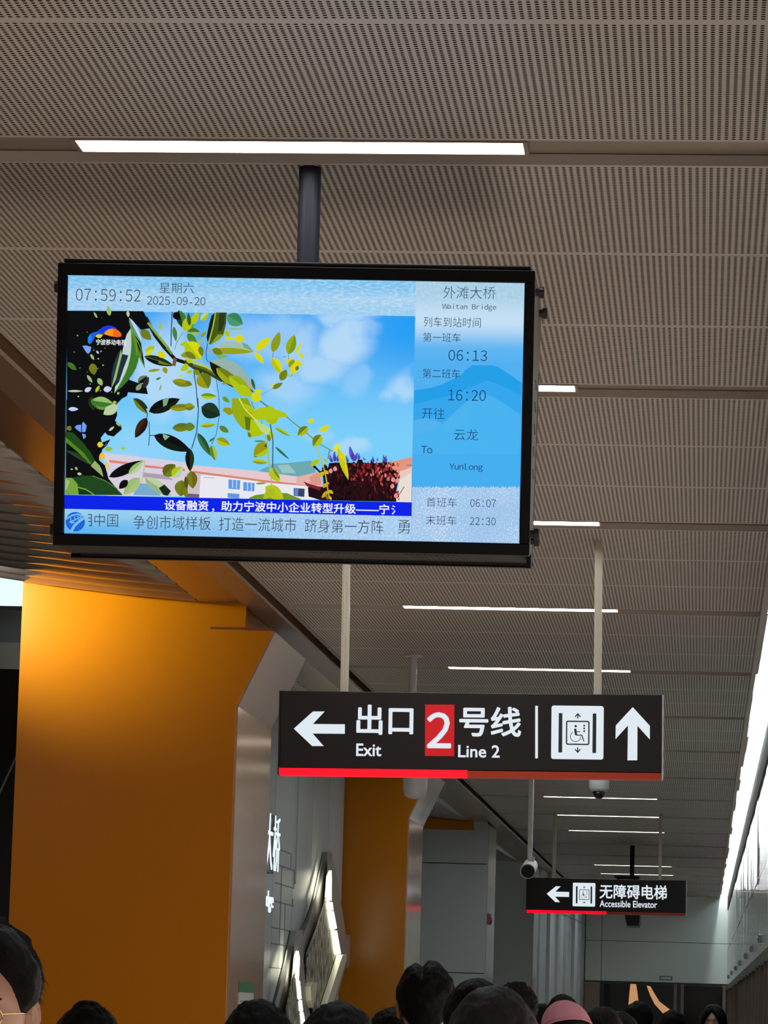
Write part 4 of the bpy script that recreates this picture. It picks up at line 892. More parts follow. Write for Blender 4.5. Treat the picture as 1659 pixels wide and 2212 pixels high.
sg2, F2 = hanging_sign(S2C, S2R, 1.85, 0.407, 'elevator_sign', 'small distant black accessible elevator sign with a left arrow', ((_f.L(1197, 1850)[0], topz, 0), (_f.L(1426, 1850)[0], topz, 0)), split=0.502)
Wq = lambda x, y: (1100 + x/2.968, 1660 + y/2.968)
fpoly(F2, sg2, 'left_arrow', [Wq(x, y) for x, y in ((240, 803), (300, 755), (330, 756), (296, 790), (384, 792), (384, 824), (294, 822), (326, 857), (296, 857))], M_SIGNW)
lift_icon(F2, sg2, lambda x, y: Wq(408 + (x-8)*144/780, 735 + (y-175)*150/800), F2.scale(1260, 1933)/2.968*144/780)
text_obj('elevator_characters', sg2, F2, '无障碍电梯', 1368, 1926.8, 145.6, 31, M_SIGNW, 0.002, 0.018)
text_obj('elevator_words', sg2, F2, 'Accessible Elevator', 1357.5, 1953, 124, 14.5, M_SIGNW, 0.002, 0.015)

# ================================================================== CAMERAS ON THE CEILING
def drop_pipe(b, x, y, h0, r, material): b.tube([(x, y, Z(h0)), (x, y, Z(HC))], r, material, 14); b.lathe([(r*2.2, -0.012), (r*2.2, 0)], (x, y, Z(HC)), material, 16)
# bullet camera beneath the exit sign, seen from behind below
p0 = at_h(893, 1415, HC); cy_ = p0.y
o = tag(empty('bullet_camera', p0), 'white cylindrical camera hanging below the exit sign from a round pipe', 'security camera')
lo = at_y(898, 1690, cy_); k0 = lo - p0
b = MB(); b.tube([(0, 0, 0), (0, 0, k0.z + 0.06)], 0.026, M_WHITE, 16); b.lathe([(0.06, -0.012), (0.06, 0)], (0, 0, 0), M_WHITE, 20); b.build('pipe', o, smooth=False)
b = MB(); c = at_y(897, 1700, cy_) - p0
prof = [(0.02, 0.14), (0.075, 0.13), (0.083, 0.10), (0.078, -0.02), (0.068, -0.055), (0.045, -0.072), (0.012, -0.078)]
b.lathe(prof, c + Vector((0, 0, 0.0)), M_WHITE, 28); bd = b.build('camera_body', o, smooth=True)
bd.rotation_euler = (0, 0, 0)
# bullet camera left of the elevator sign
p1 = at_y(1141, 1880, 31.0); top = Vector((p1.x, p1.y, Z(HC)))
o = tag(empty('bullet_camera', top), 'white camera with black front beside the accessible elevator sign', 'security camera')
rel = p1 - top
b = MB(); b.tube([(0.01, 0.05, 0), (0.01, 0.05, rel.z + 0.02)], 0.022, M_WHITE, 14); b.lathe([(0.05, -0.012), (0.05, 0)], (0.01, 0.05, 0), M_WHITE, 18); b.build('pipe', o)
b = MB(); b.tube([rel + Vector((0.012, 0.16, 0.045)), rel + Vector((0.0, -0.09, -0.012))], [0.064, 0.066], M_WHITE, 24); b.build('camera_body', o, smooth=False)
b = MB(); b.tube([rel + Vector((0.0, -0.088, -0.012)), rel + Vector((-0.001, -0.10, -0.014))], [0.060, 0.056], M_LENS, 24); b.build('lens', o)
b = MB(); b.tube([rel + Vector((0.03, 0.05, 0.06)), rel + Vector((0.045, 0.05, 0.12))], 0.012, M_WHITE, 10); b.build('bracket', o)
# dome camera
p2 = at_y(1294, 1694, 25.0); top = Vector((p2.x, p2.y, Z(HC))); rel = p2 - top
o = tag(empty('dome_camera', top), 'white dome camera with dark bubble hanging under the right end of the exit sign', 'security camera')
b = MB(); b.tube([(0, 0, 0), (0, 0, rel.z + 0.02)], 0.022, M_WHITE, 14); b.lathe([(0.05, -0.012), (0.05, 0)], (0, 0, 0), M_WHITE, 18); b.build('pipe', o)
b = MB(); b.lathe([(0.02, 0.05), (0.066, 0.045), (0.072, 0.02), (0.07, -0.03), (0.05, -0.052)], rel, M_WHITE, 26); b.build('camera_body', o, smooth=True)
b = MB(); b.lathe([(0.046, -0.05), (0.044, -0.075), (0.030, -0.095), (0.008, -0.104)], rel, M_LENS, 24); b.build('bubble', o, smooth=True)

# ================================================================== FAR DISPLAY SEEN FROM ITS EDGE
YD = 50.0
pt = at_y(1365, 1895, YD)
o = tag(empty('information_display', pt), 'distant black information screen seen edge-on behind the accessible elevator sign', 'information display')
bl = lambda x, y: at_y(x, y, YD) - pt
a0, a1 = bl(1342, 1900), bl(1381, 2002)
b = MB(); pr = [(a0.x - 0.05, a0.z), (a1.x, a0.z), (a1.x, a1.z), (a1.x - 0.16, a1.z)]
b.prism([(x, -0.62, z) for x, z in pr], (0, 1.24, 0), M_BLACK); b.build('housing', o)
b = MB(); b.box((a1.x - 0.001, -0.60, a1.z + 0.05), (a1.x + 0.012, 0.60, a0.z - 0.03), M_BEZEL); b.build('screen', o)
b = MB(); b.box((a0.x - 0.08, -0.63, a0.z + 0.001), (a1.x + 0.0, 0.63, a0.z + 0.03), M_BLACK); b.build('top_plate', o)
b = MB(); b.tube([(0, 0, a0.z), (0, 0, Z(HC) - pt.z)], 0.032, M_BLACK, 16); b.build('pole', o)

# ================================================================== WALL THINGS ON THE LEFT
# station name in lit letters on the grey wall
XW = -3.205
WR = Matrix(((0, -1, 0), (1, 0, 0), (0, 0, 1)))          # local x along +Y, face towards +X
c0 = at_x(590, 1820, XW + 0.085)
FS = Frame(c0, WR)
sn = tag(empty('station_sign', matrix=FS.M), 'lit station name characters on the grey wall behind the orange column', 'wall sign')
e1 = FS.L(578, 1750); e2 = FS.L(603, 1888)
hh = abs(e1[1] - e2[1]); xe = e2[0]
b = MB(); b.box((xe - 4*hh*1.02, 0.04, -hh/2), (xe - 0.03, 0.118, hh/2), mat('sign_board_black', (0.01, 0.01, 0.012, 1), 0.4)); b.build('board', sn)
M_LET = mat('lit_letter_white', emit=(0.78, 0.90, 1.0, 1), level=1.1)
def wall_text(name, txt, x0, x1, z0, z1, depth):
    vs, fs = glyph_mesh(txt, -0.012)
    a0_, a1_ = min(p[0] for p in vs), max(p[0] for p in vs); b0_, b1_ = min(p[1] for p in vs), max(p[1] for p in vs)
    m = MB()
    for ux, uy in ((0, 0),):
        m.add([(x0 + (p[0] + ux - a0_)/(a1_-a0_)*(x1-x0), -depth, z0 + (p[1] + uy - b0_)/(b1_-b0_)*(z1-z0)) for p in vs], fs, M_LET)
    o_ = m.build(name, sn, fix=False); md = o_.modifiers.new('letter_depth', 'SOLIDIFY'); md.thickness = 0.008; md.offset = 0
    return o_
for i, ch in enumerate('外滩大桥'):
    wall_text('station_character', ch, xe - hh*(4 - i)*1.02 + 0.03, xe - hh*(3 - i)*1.02 - 0.02, -hh/2 + 0.012, hh/2 - 0.012, 0.0)
z2a = FS.L(584, 1925)[1]; z2b = FS.L(584, 1972)[1]; xe2 = FS.L(590.5, 1945)[0]
wall_text('station_word', 'Waitan', xe2 - 1.75, xe2 - 0.93, z2b + 0.03, z2a, 0.0); wall_text('station_word', 'Bridge', xe2 - 0.80, xe2, z2b, z2a, 0.0)
# pointed wall artwork: two standing diamonds with lit edges
art = tag(empty('wall_artwork', (XW, 29.5, Z(0.5))), 'grey sail-shaped wall artwork with two glowing pointed diamonds', 'wall artwork')
AO = Vector((XW, 29.5, Z(0.5)))
Pq = lambda x, y: (570 + x/4.32, 1700 + y/4.32)
M_ARTF = mat('art_frame_grey', (0.36, 0.33, 0.32, 1), 0.35, 0.2); M_ARTS = mat('art_sail_grey', (0.30, 0.30, 0.31, 1), 0.4)
M_ARTL = mat('art_light_strip', emit=(1.0, 0.97, 0.70, 1), level=7.0)
M_ARTC = mat('art_cream_fin', (0.70, 0.66, 0.52, 1), 0.35)
def mosaic():
    m = mat('art_mosaic', (0.3, 0.3, 0.22, 1), 0.45); g = NG(m); x, y, z, v = g.xyz()
    n = g.noise(v, 1.0, 3.0, (1, 26, 9)); g.put(g.n['Principled BSDF'].inputs['Base Color'], g.mix(g.smooth(n, .42, .6), (0.05, 0.045, 0.035, 1), (0.62, 0.58, 0.42, 1))); return m
M_MOS = mosaic()
def art_piece(name, pts, material, x0, t):
    b = MB(); q = [at_x(*Pq(x, y), XW + x0) - AO for x, y in pts]; b.prism(q, (t, 0, 0), material); return b.build(name, art)
art_piece('sail', [(600, 600), (560, 610), (540, 740), (430, 1120), (330, 1400), (250, 1700), (110, 2080), (60, 2450), (500, 2450), (470, 2000), (420, 1500), (520, 1100)], M_ARTS, -0.03, 0.03)
art_piece('sail', [(300, 1330), (245, 1340), (200, 1550), (130, 1850), (60, 2080), (20, 2450), (360, 2450), (330, 2000), (320, 1560)], M_ARTS, -0.03, 0.05)
art_piece('dark_joint', [(556, 610), (545, 610), (440, 1080), (380, 1270), (320, 1390), (325, 1420), (395, 1290), (450, 1110)], M_DARK, 0.001, 0.008)
art_piece('dark_joint', [(245, 1340), (236, 1345), (180, 1620), (120, 1850), (60, 2080), (75, 2090), (140, 1850), (195, 1620)], M_DARK, 0.021, 0.008)
for sgn, fr_, mo, st in (
    (0, [(605, 620), (625, 700), (700, 1150), (760, 1560), (740, 1640), (560, 2300), (470, 2300), (440, 1900), (360, 1800), (390, 1560), (480, 1330), (560, 1080), (585, 820)], [(600, 960), (560, 1100), (500, 1330), (400, 1600), (385, 1800), (470, 2020), (530, 2150), (640, 1820), (695, 1600), (650, 1350)], None),
    (1, [(300, 1380), (320, 1480), (360, 1900), (400, 2150), (380, 2450), (190, 2450), (200, 2080), (260, 1780), (280, 1560)], [(290, 1700), (250, 1820), (215, 2050), (205, 2420), (350, 2420), (345, 2250)], None)):
    art_piece('diamond_frame', fr_, M_ARTF, 0.03 + 0.02*sgn, 0.03); art_piece('mosaic_field', mo, M_MOS, 0.062 + 0.02*sgn, 0.006)
lit = [[(608, 780), (582, 840), (572, 1030), (610, 1060), (612, 860)], [(592, 1080), (600, 1145), (628, 1150), (618, 1075)], [(600, 1160), (630, 1330), (660, 1318), (630, 1160)], [(638, 1345), (668, 1560), (698, 1555), (660, 1340)],
       [(300, 1530), (278, 1600), (272, 1770), (300, 1840), (312, 1600)], [(300, 1840), (280, 1800), (298, 1980), (328, 1975), (312, 1810)], [(303, 2000), (310, 2090), (342, 2090), (330, 1990)], [(318, 2105), (330, 2250), (372, 2250), (345, 2100)]]
for p in lit: art_piece('light_strip', p, M_ARTL, 0.072, 0.02)
art_piece('cream_fin', [(680, 1570), (718, 1560), (716, 1610), (580, 2060), (530, 2030)], M_ARTC, 0.075, 0.05)
art_piece('cream_fin', [(378, 1860), (400, 1820), (446, 1822), (440, 1880), (405, 2060), (385, 1990)], M_ARTC, 0.075, 0.05)
art_piece('side_plate', [(720, 1380), (785, 1378), (760, 1650), (725, 1690)], M_ARTF, 0.0, 0.05)
# notice on the champagne side of the first column
nx = -2.652
NF = Frame(at_x(531, 2160, nx), WR)
nt = tag(empty('notice', matrix=NF.M), 'paper notice with green top on the side of the nearest orange column', 'notice')
q = [NF.L(516, 2121), NF.L(548, 2121)]; zb = NF.L(531, 2144)[1]; ze = NF.L(531, 2240)[1]
b = MB(); b.box((q[0][0], -0.004, zb), (q[1][0], 0, q[0][1]), mat('notice_green', (0.045, 0.16, 0.07, 1), 0.5)); b.build('green_header', nt)
b = MB(); b.box((q[0][0], -0.003, ze), (q[1][0], 0, zb), mat('notice_paper', (0.45, 0.46, 0.46, 1), 0.6)); b.build('paper', nt)
b = MB()
for k in range(9): b.box((q[0][0] + 0.05, -0.0045, ze + 0.06 + 0.018*k), (q[1][0] - 0.05 - 0.04*(k % 3), -0.003, ze + 0.066 + 0.018*k), mat('notice_print', (0.2, 0.2, 0.21, 1), 0.6))
b.build('print_lines', nt)
# alarm box on the grey column
pa = at_x(1060, 1986, -2.64)
o = tag(empty('fire_alarm', pa), 'small dark red alarm box on the grey column', 'fire alarm')
b = MB(); b.box((-0.05, -0.5, -0.07), (0.0, 0.1, 0.07), mat('alarm_red', (0.20, 0.008, 0.02, 1), 0.4)); b.build('box', o, bevel=0.01)
b = MB(); b.lathe([(0.045, 0.0), (0.04, 0.02), (0.01, 0.03)], (0.0, -0.2, -0.02), mat('alarm_red', (0.3, 0.01, 0.02, 1), 0.4), 16, 'X'); b.build('sounder', o)
# grey name plate over the end doors
pp = at_y(1438.5, 2113, ye)
o = tag(empty('door_plate', pp), 'small grey plate on the pale end wall above the dark doors', 'plate')
b = MB(); b.box((-0.13, -0.012, -0.045), (0.13, -0.001, 0.045), mat('plate_grey', (0.22, 0.23, 0.22, 1), 0.4)); b.build('plate', o, bevel=0.004)
b = MB(); b.box((-0.10, -0.014, -0.02), (0.10, -0.012, 0.02), M_PALE); b.build('plate_inset', o)
# backlit poster behind the left end door: two raised bare arms on black
FP = Frame(Vector((-1.25, ye - 0.006, EYE)), Matrix.Identity(3))
o = tag(empty('poster', matrix=FP.M), 'dark backlit poster with two raised bare arms on the end doors', 'poster')
x0, z0_ = FP.L(1318, 2126); x1, z1_ = FP.L(1462, 2212)
b = MB(); b.box((x0, -0.004, z1_ - 0.5), (x1, 0.0, z0_), mat('poster_black', (0.008, 0.008, 0.007, 1), 0.3)); b.build('poster_sheet', o)
Rq = lambda x, y: (1160 + x/4.879, 2110 + y/4.879)
for nm, pts in (('raised_arm', [(985, 75), (1045, 78), (1058, 160), (1070, 270), (1035, 322), (962, 305), (975, 160)]), ('bent_arm', [(1155, 92), (1195, 100), (1240, 180), (1290, 260), (1420, 360), (1345, 405), (1240, 290), (1190, 190)])):
    b = MB(); b.poly([FP.P(*Rq(x, y), 0.006) for x, y in pts], emis('poster_skin', (214, 158, 108), 0.8)); b.build(nm, o, fix=False)
# escalator rail in the dark opening
o = tag(empty('handrail', (-5.2, 24.0, 0)), 'thin grey sloping handrail in the dark opening at the left edge', 'handrail')
a = at_y(-40, 1800, 24.0); c = at_y(42, 1622, 24.0); d0 = (c - a)
b = MB(); b.tube([a - d0*1.5 - Vector((-5.2, 24, 0)), c + d0*0.2 - Vector((-5.2, 24, 0))], 0.012, mat('rail_grey', (0.16, 0.16, 0.16, 1), 0.3, 0.5), 12); b.build('rail', o)
b = MB()
for t in (-1.2, -0.5, 0.1): 
    p = a + d0*t - Vector((-5.2, 24, 0)); b.tube([(p.x, p.y, 0), p], 0.012, mat('rail_grey'), 10)
b.build('rail_posts', o)

# ================================================================== PEOPLE
M_SKIN = mat('skin', (0.30, 0.165, 0.115, 1), 0.5, spec=0.35); M_LIP = mat('lips', (0.33, 0.13, 0.11, 1), 0.45)
M_EYEW = mat('eye_white', (0.6, 0.58, 0.55, 1), 0.25); M_EYED = mat('eye_dark', (0.01, 0.008, 0.006, 1), 0.15)
M_HAIR = mat('black_hair', (0.004, 0.0035, 0.0035, 1), 0.6, spec=0.08); M_HAIRB = mat('dark_brown_hair', (0.008, 0.0055, 0.005, 1), 0.58, spec=0.12)
M_GOLD = mat('gold_wire', (0.8, 0.55, 0.25, 1), 0.2, 1.0); M_LENSG = None
M_PINK = mat('pink_cap_cloth', (0.36, 0.145, 0.18, 1), 0.85, spec=0.2); M_PINKD = mat('pink_cap_seam', (0.28, 0.11, 0.13, 1), 0.9)
CL = [mat('cloth_%s' % n, c, 0.8, spec=0.2) for n, c in (('black', (0.012, 0.012, 0.014, 1)), ('navy', (0.02, 0.03, 0.06, 1)), ('white', (0.5, 0.5, 0.5, 1)), ('grey', (0.10, 0.10, 0.11, 1)), ('olive', (0.06, 0.07, 0.04, 1)))]
HZ = 1.588                        # head centre height of the 1.71 m model figure
def gs(v, s): return math.exp(-(v/s)**2)
def sstep(v, a, b):
    t = max(0, min(1, (v-a)/(b-a))); return t*t*(3-2*t)
def head_pt(dx, dy, dz):
    """skin surface along a direction from the head centre; the face looks to -Y"""
    x, y, z = dx*0.074, dy*0.096, dz*0.116
    if y < 0: y *= 0.97
    if z < 0:
        t = (-z/0.116)
        x *= 1 - 0.30*t**1.6
        if y > 0: y *= 1 - 0.38*t
        else: y *= 1 - 0.06*t
    else: x *= 1 + 0.05*math.sin(math.pi*min(1, z/0.1))
    if dy < -0.15:
        f = sstep(-dy, 0.15, 0.6)
        nose = gs(x, 0.011)*(sstep(z, -0.040, -0.026) if z < -0.026 else 1 - sstep(z, -0.026, 0.022))*0.024
        y -= f*nose
        y += f*0.009*(gs(x-0.031, 0.015) + gs(x+0.031, 0.015))*gs(z-0.012, 0.012)
        y -= f*0.004*gs(z-0.034, 0.012)*gs(x, 0.05)
        y -= f*0.007*gs(z+0.060, 0.009)*gs(x, 0.020); y += f*0.004*gs(z+0.0595, 0.0022)*gs(x, 0.022)
        y -= f*0.007*gs(z+0.098, 0.014)*gs(x, 0.022); y -= f*0.005*(gs(x-0.045, 0.016) + gs(x+0.045, 0.016))*gs(z+0.018, 0.018)
    return Vector((x, y, z))
def dirv(th, az):                 # az 0 looks to the face, pi to the nape
    return math.sin(th)*math.sin(az), -math.sin(th)*math.cos(az), math.cos(th)
def head_geometry(b):
    NT, NA = 84, 120; vs = []; C = Vector((0, 0, HZ))
    for i in range(NT+1):
        for j in range(NA): vs.append(C + head_pt(*dirv(math.pi*(0.004 + 0.992*i/NT), 2*math.pi*j/NA)))
    fs = []; fl = []
    for i in range(NT):
        for j in range(NA):
            k = (j+1) % NA; q = [i*NA+j, i*NA+k, (i+1)*NA+k, (i+1)*NA+j]
            m_ = sum((vs[t] for t in q), Vector())/4 - C
            (fl if (m_.x/0.0215)**2 + ((m_.z + 0.0600)/0.0085)**2 < 1 and m_.y < -0.05 else fs).append(q)
    b.add(vs, fs, M_SKIN); b.add(vs, fl, M_LIP)
    for s in (-1, 1):
        # ears: a curved shell with rim and lobe
        ev = []; ef = []; NE, NR = 16, 5
        for i in range(NE):
            a = 2*math.pi*i/NE
            for r in range(NR):
                q = (1.0, 0.92, 0.66, 0.4, 0.0)[r]; dep = (0.004, 0.014, 0.008, 0.004, 0.006)[r]
                yy = 0.018*math.sin(a)*q*(1.1 if math.cos(a) > 0 else 0.8) + 0.016; zz = 0.033*math.cos(a)*q + 0.002
                ev.append(C + Vector((s*(0.070 + dep + 0.012*max(0, yy-0.01)/0.03), yy - 0.1*zz*-1*0.3, zz)))
        for i in range(NE):
            for r in range(NR-1):
                k = (i+1) % NE; ef.append([i*NR+r, k*NR+r, k*NR+r+1, i*NR+r+1])
        b.add(ev, ef, M_SKIN)
        ec = C + Vector((s*0.031, -0.0795, 0.012))
        kk = len(b.v); b.lathe([(0.001, -0.0085), (0.006, -0.0078), (0.0095, -0.005), (0.012, 0), (0.0095, 0.006), (0.001, 0.008)], ec, M_EYEW, 16, 'Y')
        b.lathe([(0.0005, -0.0098), (0.0048, -0.0090), (0.0055, -0.0070)], ec, M_EYED, 12, 'Y')
        for q in range(kk, len(b.v)): b.v[q].z = ec.z + (b.v[q].z - ec.z)*0.52
        b.tube([ec + Vector((-s*0.015, -0.008, 0.020)), ec + Vector((0, -0.012, 0.0245)), ec + Vector((s*0.018, -0.004, 0.019))], [0.0022, 0.003, 0.0015], M_HAIR, 6)
        b.tube([ec + Vector((-s*0.012, -0.006, 0.002)), ec + Vector((0, -0.0085, 0.0056)), ec + Vector((s*0.013, -0.003, 0.002))], 0.0011, M_HAIR, 5)
def skin_mesh(verts, edges, root=0, sub=1):
    me = bpy.data.meshes.new('figure'); me.from_pydata([v[:3] for v in verts], edges, [])
    ob = bpy.data.objects.new('figure', me); COL.objects.link(ob)
    md = ob.modifiers.new('skin', 'SKIN'); md.use_smooth_shade = True
    sv = me.skin_vertices[0].data
    for i, v in enumerate(verts):
        sv[i].radius = (v[3], v[4] if len(v) > 4 else v[3]); sv[i].use_root = (i == root)
    sb = ob.modifiers.new('sub', 'SUBSURF'); sb.levels = sub; sb.render_levels = sub
    dg = bpy.context.evaluated_depsgraph_get(); dg.update()
    m2 = bpy.data.meshes.new_from_object(ob.evaluated_get(dg))
    out = [v.co.copy() for v in m2.vertices], [list(p.vertices) for p in m2.polygons]
    bpy.data.objects.remove(ob); bpy.data.meshes.remove(me); bpy.data.meshes.remove(m2)
    return out
def figure_parts():
    V_ = [(0, 0, .94, .135, .10), (0, .005, 1.10, .118, .088), (0, .0, 1.27, .142, .10), (0, .01, 1.40, .085, .07), (0, .008, 1.46, .056, .056), (0, 0, 1.53, .052, .056)]
    E_ = [(0, 1), (1, 2), (2, 3), (3, 4), (4, 5)]
    for s in (-1, 1):
        k = len(V_)
        V_ += [(s*.155, .01, 1.385, .058), (s*.20, .02, 1.24, .048), (s*.225, .025, 1.10, .040), (s*.24, -.005, .97, .036), (s*.25, -.04, .855, .024, .03), (s*.252, -.055, .80, .017, .036)]
        E_ += [(3, k)] + [(k+i, k+i+1) for i in range(5)]
        for f, (yo, ln) in enumerate(((-.030, .066), (-.010, .078), (.010, .072), (.029, .056))):
            q = len(V_); V_ += [(s*.252, -.062 + yo, .765, .0088), (s*.249, -.066 + yo, .765 - ln*.5, .0082), (s*.243, -.066 + yo, .765 - ln, .0066)]
            E_ += [(k+5, q), (q, q+1), (q+1, q+2)]
        q = len(V_); V_ += [(s*.238, -.085, .815, .010), (s*.232, -.108, .785, .009), (s*.230, -.118, .757, .007)]
        E_ += [(k+4, q), (q, q+1), (q+1, q+2)]
        k = len(V_); V_ += [(s*.085, 0, .86, .092), (s*.095, -.008, .66, .072), (s*.10, -.01, .49, .056), (s*.10, .012, .33, .054), (s*.10, .022, .09, .036), (s*.105, -.05, .05, .036, .03), (s*.11, -.15, .032, .036, .024)]
        E_ += [(0, k)] + [(k+i, k+i+1) for i in range(6)]
    body = skin_mesh(V_, E_)
    T = [(0, 0, .80, .165, .128), (0, .003, .98, .160, .122), (0, .005, 1.10, .142, .110), (0, 0, 1.27, .156, .113), (0, .01, 1.395, .10, .085), (0, .008, 1.43, .066, .066)]
    TE = [(0, 1), (1, 2), (2, 3), (3, 4), (4, 5)]
    for s in (-1, 1):
        k = len(T); T += [(s*.155, .01, 1.39, .068), (s*.20, .02, 1.24, .062), (s*.217, .023, 1.14, .060)]; TE += [(4, k), (k, k+1), (k+1, k+2)]
    shirt = skin_mesh(T, TE)
    P_ = [(0, 0, .97, .146, .112)]; PE = []
    for s in (-1, 1):
        k = len(P_); P_ += [(s*.085, 0, .86, .10), (s*.095, -.008, .66, .083), (s*.10, -.01, .49, .07), (s*.10, .012, .30, .066), (s*.10, .02, .10, .062)]; PE += [(0, k)] + [(k+i, k+i+1) for i in range(4)]
    return body, shirt, skin_mesh(P_, PE)
BODY, SHIRT, TROU = figure_parts()
_b = MB(); _b.add(BODY[0], BODY[1], M_SKIN); head_geometry(_b)
_o = _b.build('person', smooth=True); BODY_MESH = _o.data; bpy.data.objects.remove(_o)

def hairline(az, style):
    a = abs(az)
    pts = {'short': [(0, .088), (.3, .085), (.6, .077), (.75, .066), (.95, .050), (1.08, .030), (1.22, .010), (1.5, .006), (1.6, .028), (1.85, .026), (2.1, -.030), (2.5, -.068), (3.15, -.080)],
           'fringe': [(0, .036), (.5, .032), (.9, .012), (1.2, -.03), (1.5, -.06), (2.1, -.08), (3.15, -.085)],
           'long': [(0, .075), (.25, .060), (.6, .020), (.85, -.04), (1.0, -.10), (3.15, -.11)]}[style]
    for (a0, h0), (a1, h1) in zip(pts[:-1], pts[1:]):
        if a <= a1: return h0 + (h1-h0)*(a-a0)/(a1-a0)
    return pts[-1][1]
def make_hair(parent, style, seed, thick=1.0, notch=None, material=None, fuzz=700, scale_x=1.0, curly=0.0, spiky=0.0):
    material = material or M_HAIR; R = random.Random(seed); off = Vector((R.uniform(0, 50), R.uniform(0, 50), R.uniform(0, 50)))
    base = 'long' if style == 'long' else ('fringe' if style == 'fringe' else 'short')
    NT, NA = 60, 110; C = Vector((0, 0, HZ)); pts = {}; ok = {}
    top_t = {'short': .026, 'fringe': .026, 'long': .022}[base]; side_t = {'short': .011, 'fringe': .018, 'long': .022}[base]
    def outer(th, az):
        d = dirv(th, az); p = head_pt(*d)
        h = hairline(az, base); e = sstep(p.z - h, -0.003, 0.024)
        up = max(0, d[2])
        t = (side_t + (top_t - side_t)*sstep(d[2], -0.1, 0.75))*thick
        if base == 'short' and abs(az) > 2.0: t *= 0.75 + 0.6*sstep(p.z, -0.06, 0.03)
        if notch is not None: t *= 1 - 0.5*gs(p.x - notch, 0.007)*sstep(d[2], 0.5, 0.9)
        n1 = noise.noise(p*38 + off); n2 = noise.noise(Vector((p.x*150, p.y*150, p.z*40)) + off)
        t *= 1 + 0.18*n1 + 0.10*n2 + curly*0.45*noise.noise(p*85 + off)
        nrm = Vector((d[0]/.074, d[1]/.096, d[2]/.116)).normalized()
        q = p + nrm*(t*e + 0.0012*e - 0.003*(1 - e)); q.x *= 1 + (scale_x-1)*e
        return q, p.z - h, nrm
    vs = []; good = []
    for i in range(NT+1):
        th = math.pi*(0.003 + 0.80*i/NT)
        for j in range(NA):
            az = -math.pi + 2*math.pi*j/NA
            q, g, nn = outer(th, az); vs.append(C + q); good.append(g > -0.022)
    fs = []
    for i in range(NT):
        for j in range(NA):
            k = (j+1) % NA; q = [i*NA+j, i*NA+k, (i+1)*NA+k, (i+1)*NA+j]
            if all(good[t] for t in q): fs.append(q)
    b = MB(); b.add(vs, fs, material)
    if base == 'long':            # hair falling over the back and shoulders, open at the face
        NR, NC = 26, 70; sv = []
        for i in range(NR+1):
            t = i/NR; z = 0.02 - 0.36*t
            for j in range(NC+1):
                az = 0.95 + (2*math.pi - 1.9)*j/NC
                rx = 0.098*scale_x*(1 + 0.10*math.sin(math.pi*t)) - 0.010*t; ry = 0.118 - 0.012*t
                w = 1 + 0.03*noise.noise(Vector((az*9, t*2.5, seed))) + 0.012*math.sin(az*26 + seed)
                zz = z - (0.03*noise.noise(Vector((az*12, 3, seed))) if i == NR else 0)
                sv.append(C + Vector((rx*math.sin(az)*w, -ry*math.cos(az)*w + 0.004, zz)))
        sf = [[i*(NC+1)+j, i*(NC+1)+j+1, (i+1)*(NC+1)+j+1, (i+1)*(NC+1)+j] for i in range(NR) for j in range(NC)]
        b.add(sv, sf, material)
    # loose strands break up the outline
    for _ in range(fuzz*2):
        th = math.acos(1 - R.random()*1.15); az = R.uniform(-math.pi, math.pi)
        q, g, nn = outer(th, az)
        if g < 0.012: continue
        down = Vector((0, 0, -1)) - nn*(-nn.z); down = down.normalized() if down.length > .05 else Vector((R.uniform(-1, 1), R.uniform(-1, 1), 0)).normalized()
        swirl = nn.cross(down)*R.uniform(-.7, .7)
        l = R.uniform(.010, .024)*(1 + spiky*(1.2 if nn.z > .4 else .2)); lift = R.uniform(.02, .22) + spiky*R.uniform(.3, 1.0)*max(0, nn.z) + curly*R.uniform(0, .4)
        tip = q + (down + swirl + nn*lift).normalized()*l
        side = nn.cross(tip - q).normalized()*R.uniform(.0003, .0008)
        root = q - nn*.003; mid = (root + tip)/2 + nn*.002
        k = [C + root - side, C + root + side, C + mid + side*.8, C + tip, C + mid - side*.8]
        b.add(k, [(0, 1, 2, 4), (4, 2, 3)], material)
    o = b.build('hair', parent, smooth=True, fix=False); return o
def person(px, top_py, width_px, face, label, style='short', seed=1, cloth=0, low=3, tilt=0.0, wid=0.172, **hk):
    Y = wid*FPX/width_px
    p = at_y(px, top_py, Y); s = p.z/(1.733 if hk.get('thick', 1) >= 1 else 1.728)
    o = bpy.data.objects.new('person', BODY_MESH); COL.objects.link(o); tag(o, label, 'person', 'people waiting on the platform')
    o.location = (p.x, p.y, 0); o.scale = (s, s, s); o.rotation_euler = (0, tilt, math.radians(face))
    make_hair(o, style, seed, **hk) if style else None
    for nm, (vv, ff), m_ in (('shirt', SHIRT, CL[cloth]), ('trousers', TROU, CL[low])):
        b = MB(); b.add(vv, ff, m_); b.build(nm, o, smooth=True)
    for sgn in (-1, 1):
        b = MB(); pts_ = [(.03, .0), (.046, .012), (.05, .04), (.047, .075), (.04, .10)]
        vs = []; N = 16
        for i, (r, h) in enumerate(pts_):
            for k in range(N):
                t = 2*math.pi*k/N; yy = math.sin(t)*(r + (.085 if i < 3 else .03)) - (.055 if i < 3 else .0)
                vs.append((sgn*.105 + math.cos(t)*r, yy, h))
        b.add(vs, [[i*N+k, i*N+(k+1) % N, (i+1)*N+(k+1) % N, (i+1)*N+k] for i in range(len(pts_)-1) for k in range(N)] + [list(range(N))[::-1], [(len(pts_)-1)*N + k for k in range(N)]], CL[0 if seed % 2 else 2]); b.build('shoe', o, smooth=True)
    return o
pa_ = person(-46, 1987, 258, 4, 'person at the left edge facing the camera, short black hair and thin glasses', 'short', 3, 3, 0, thick=1.15, fuzz=900)
g_ = MB()                                     # glasses of the person at the left edge
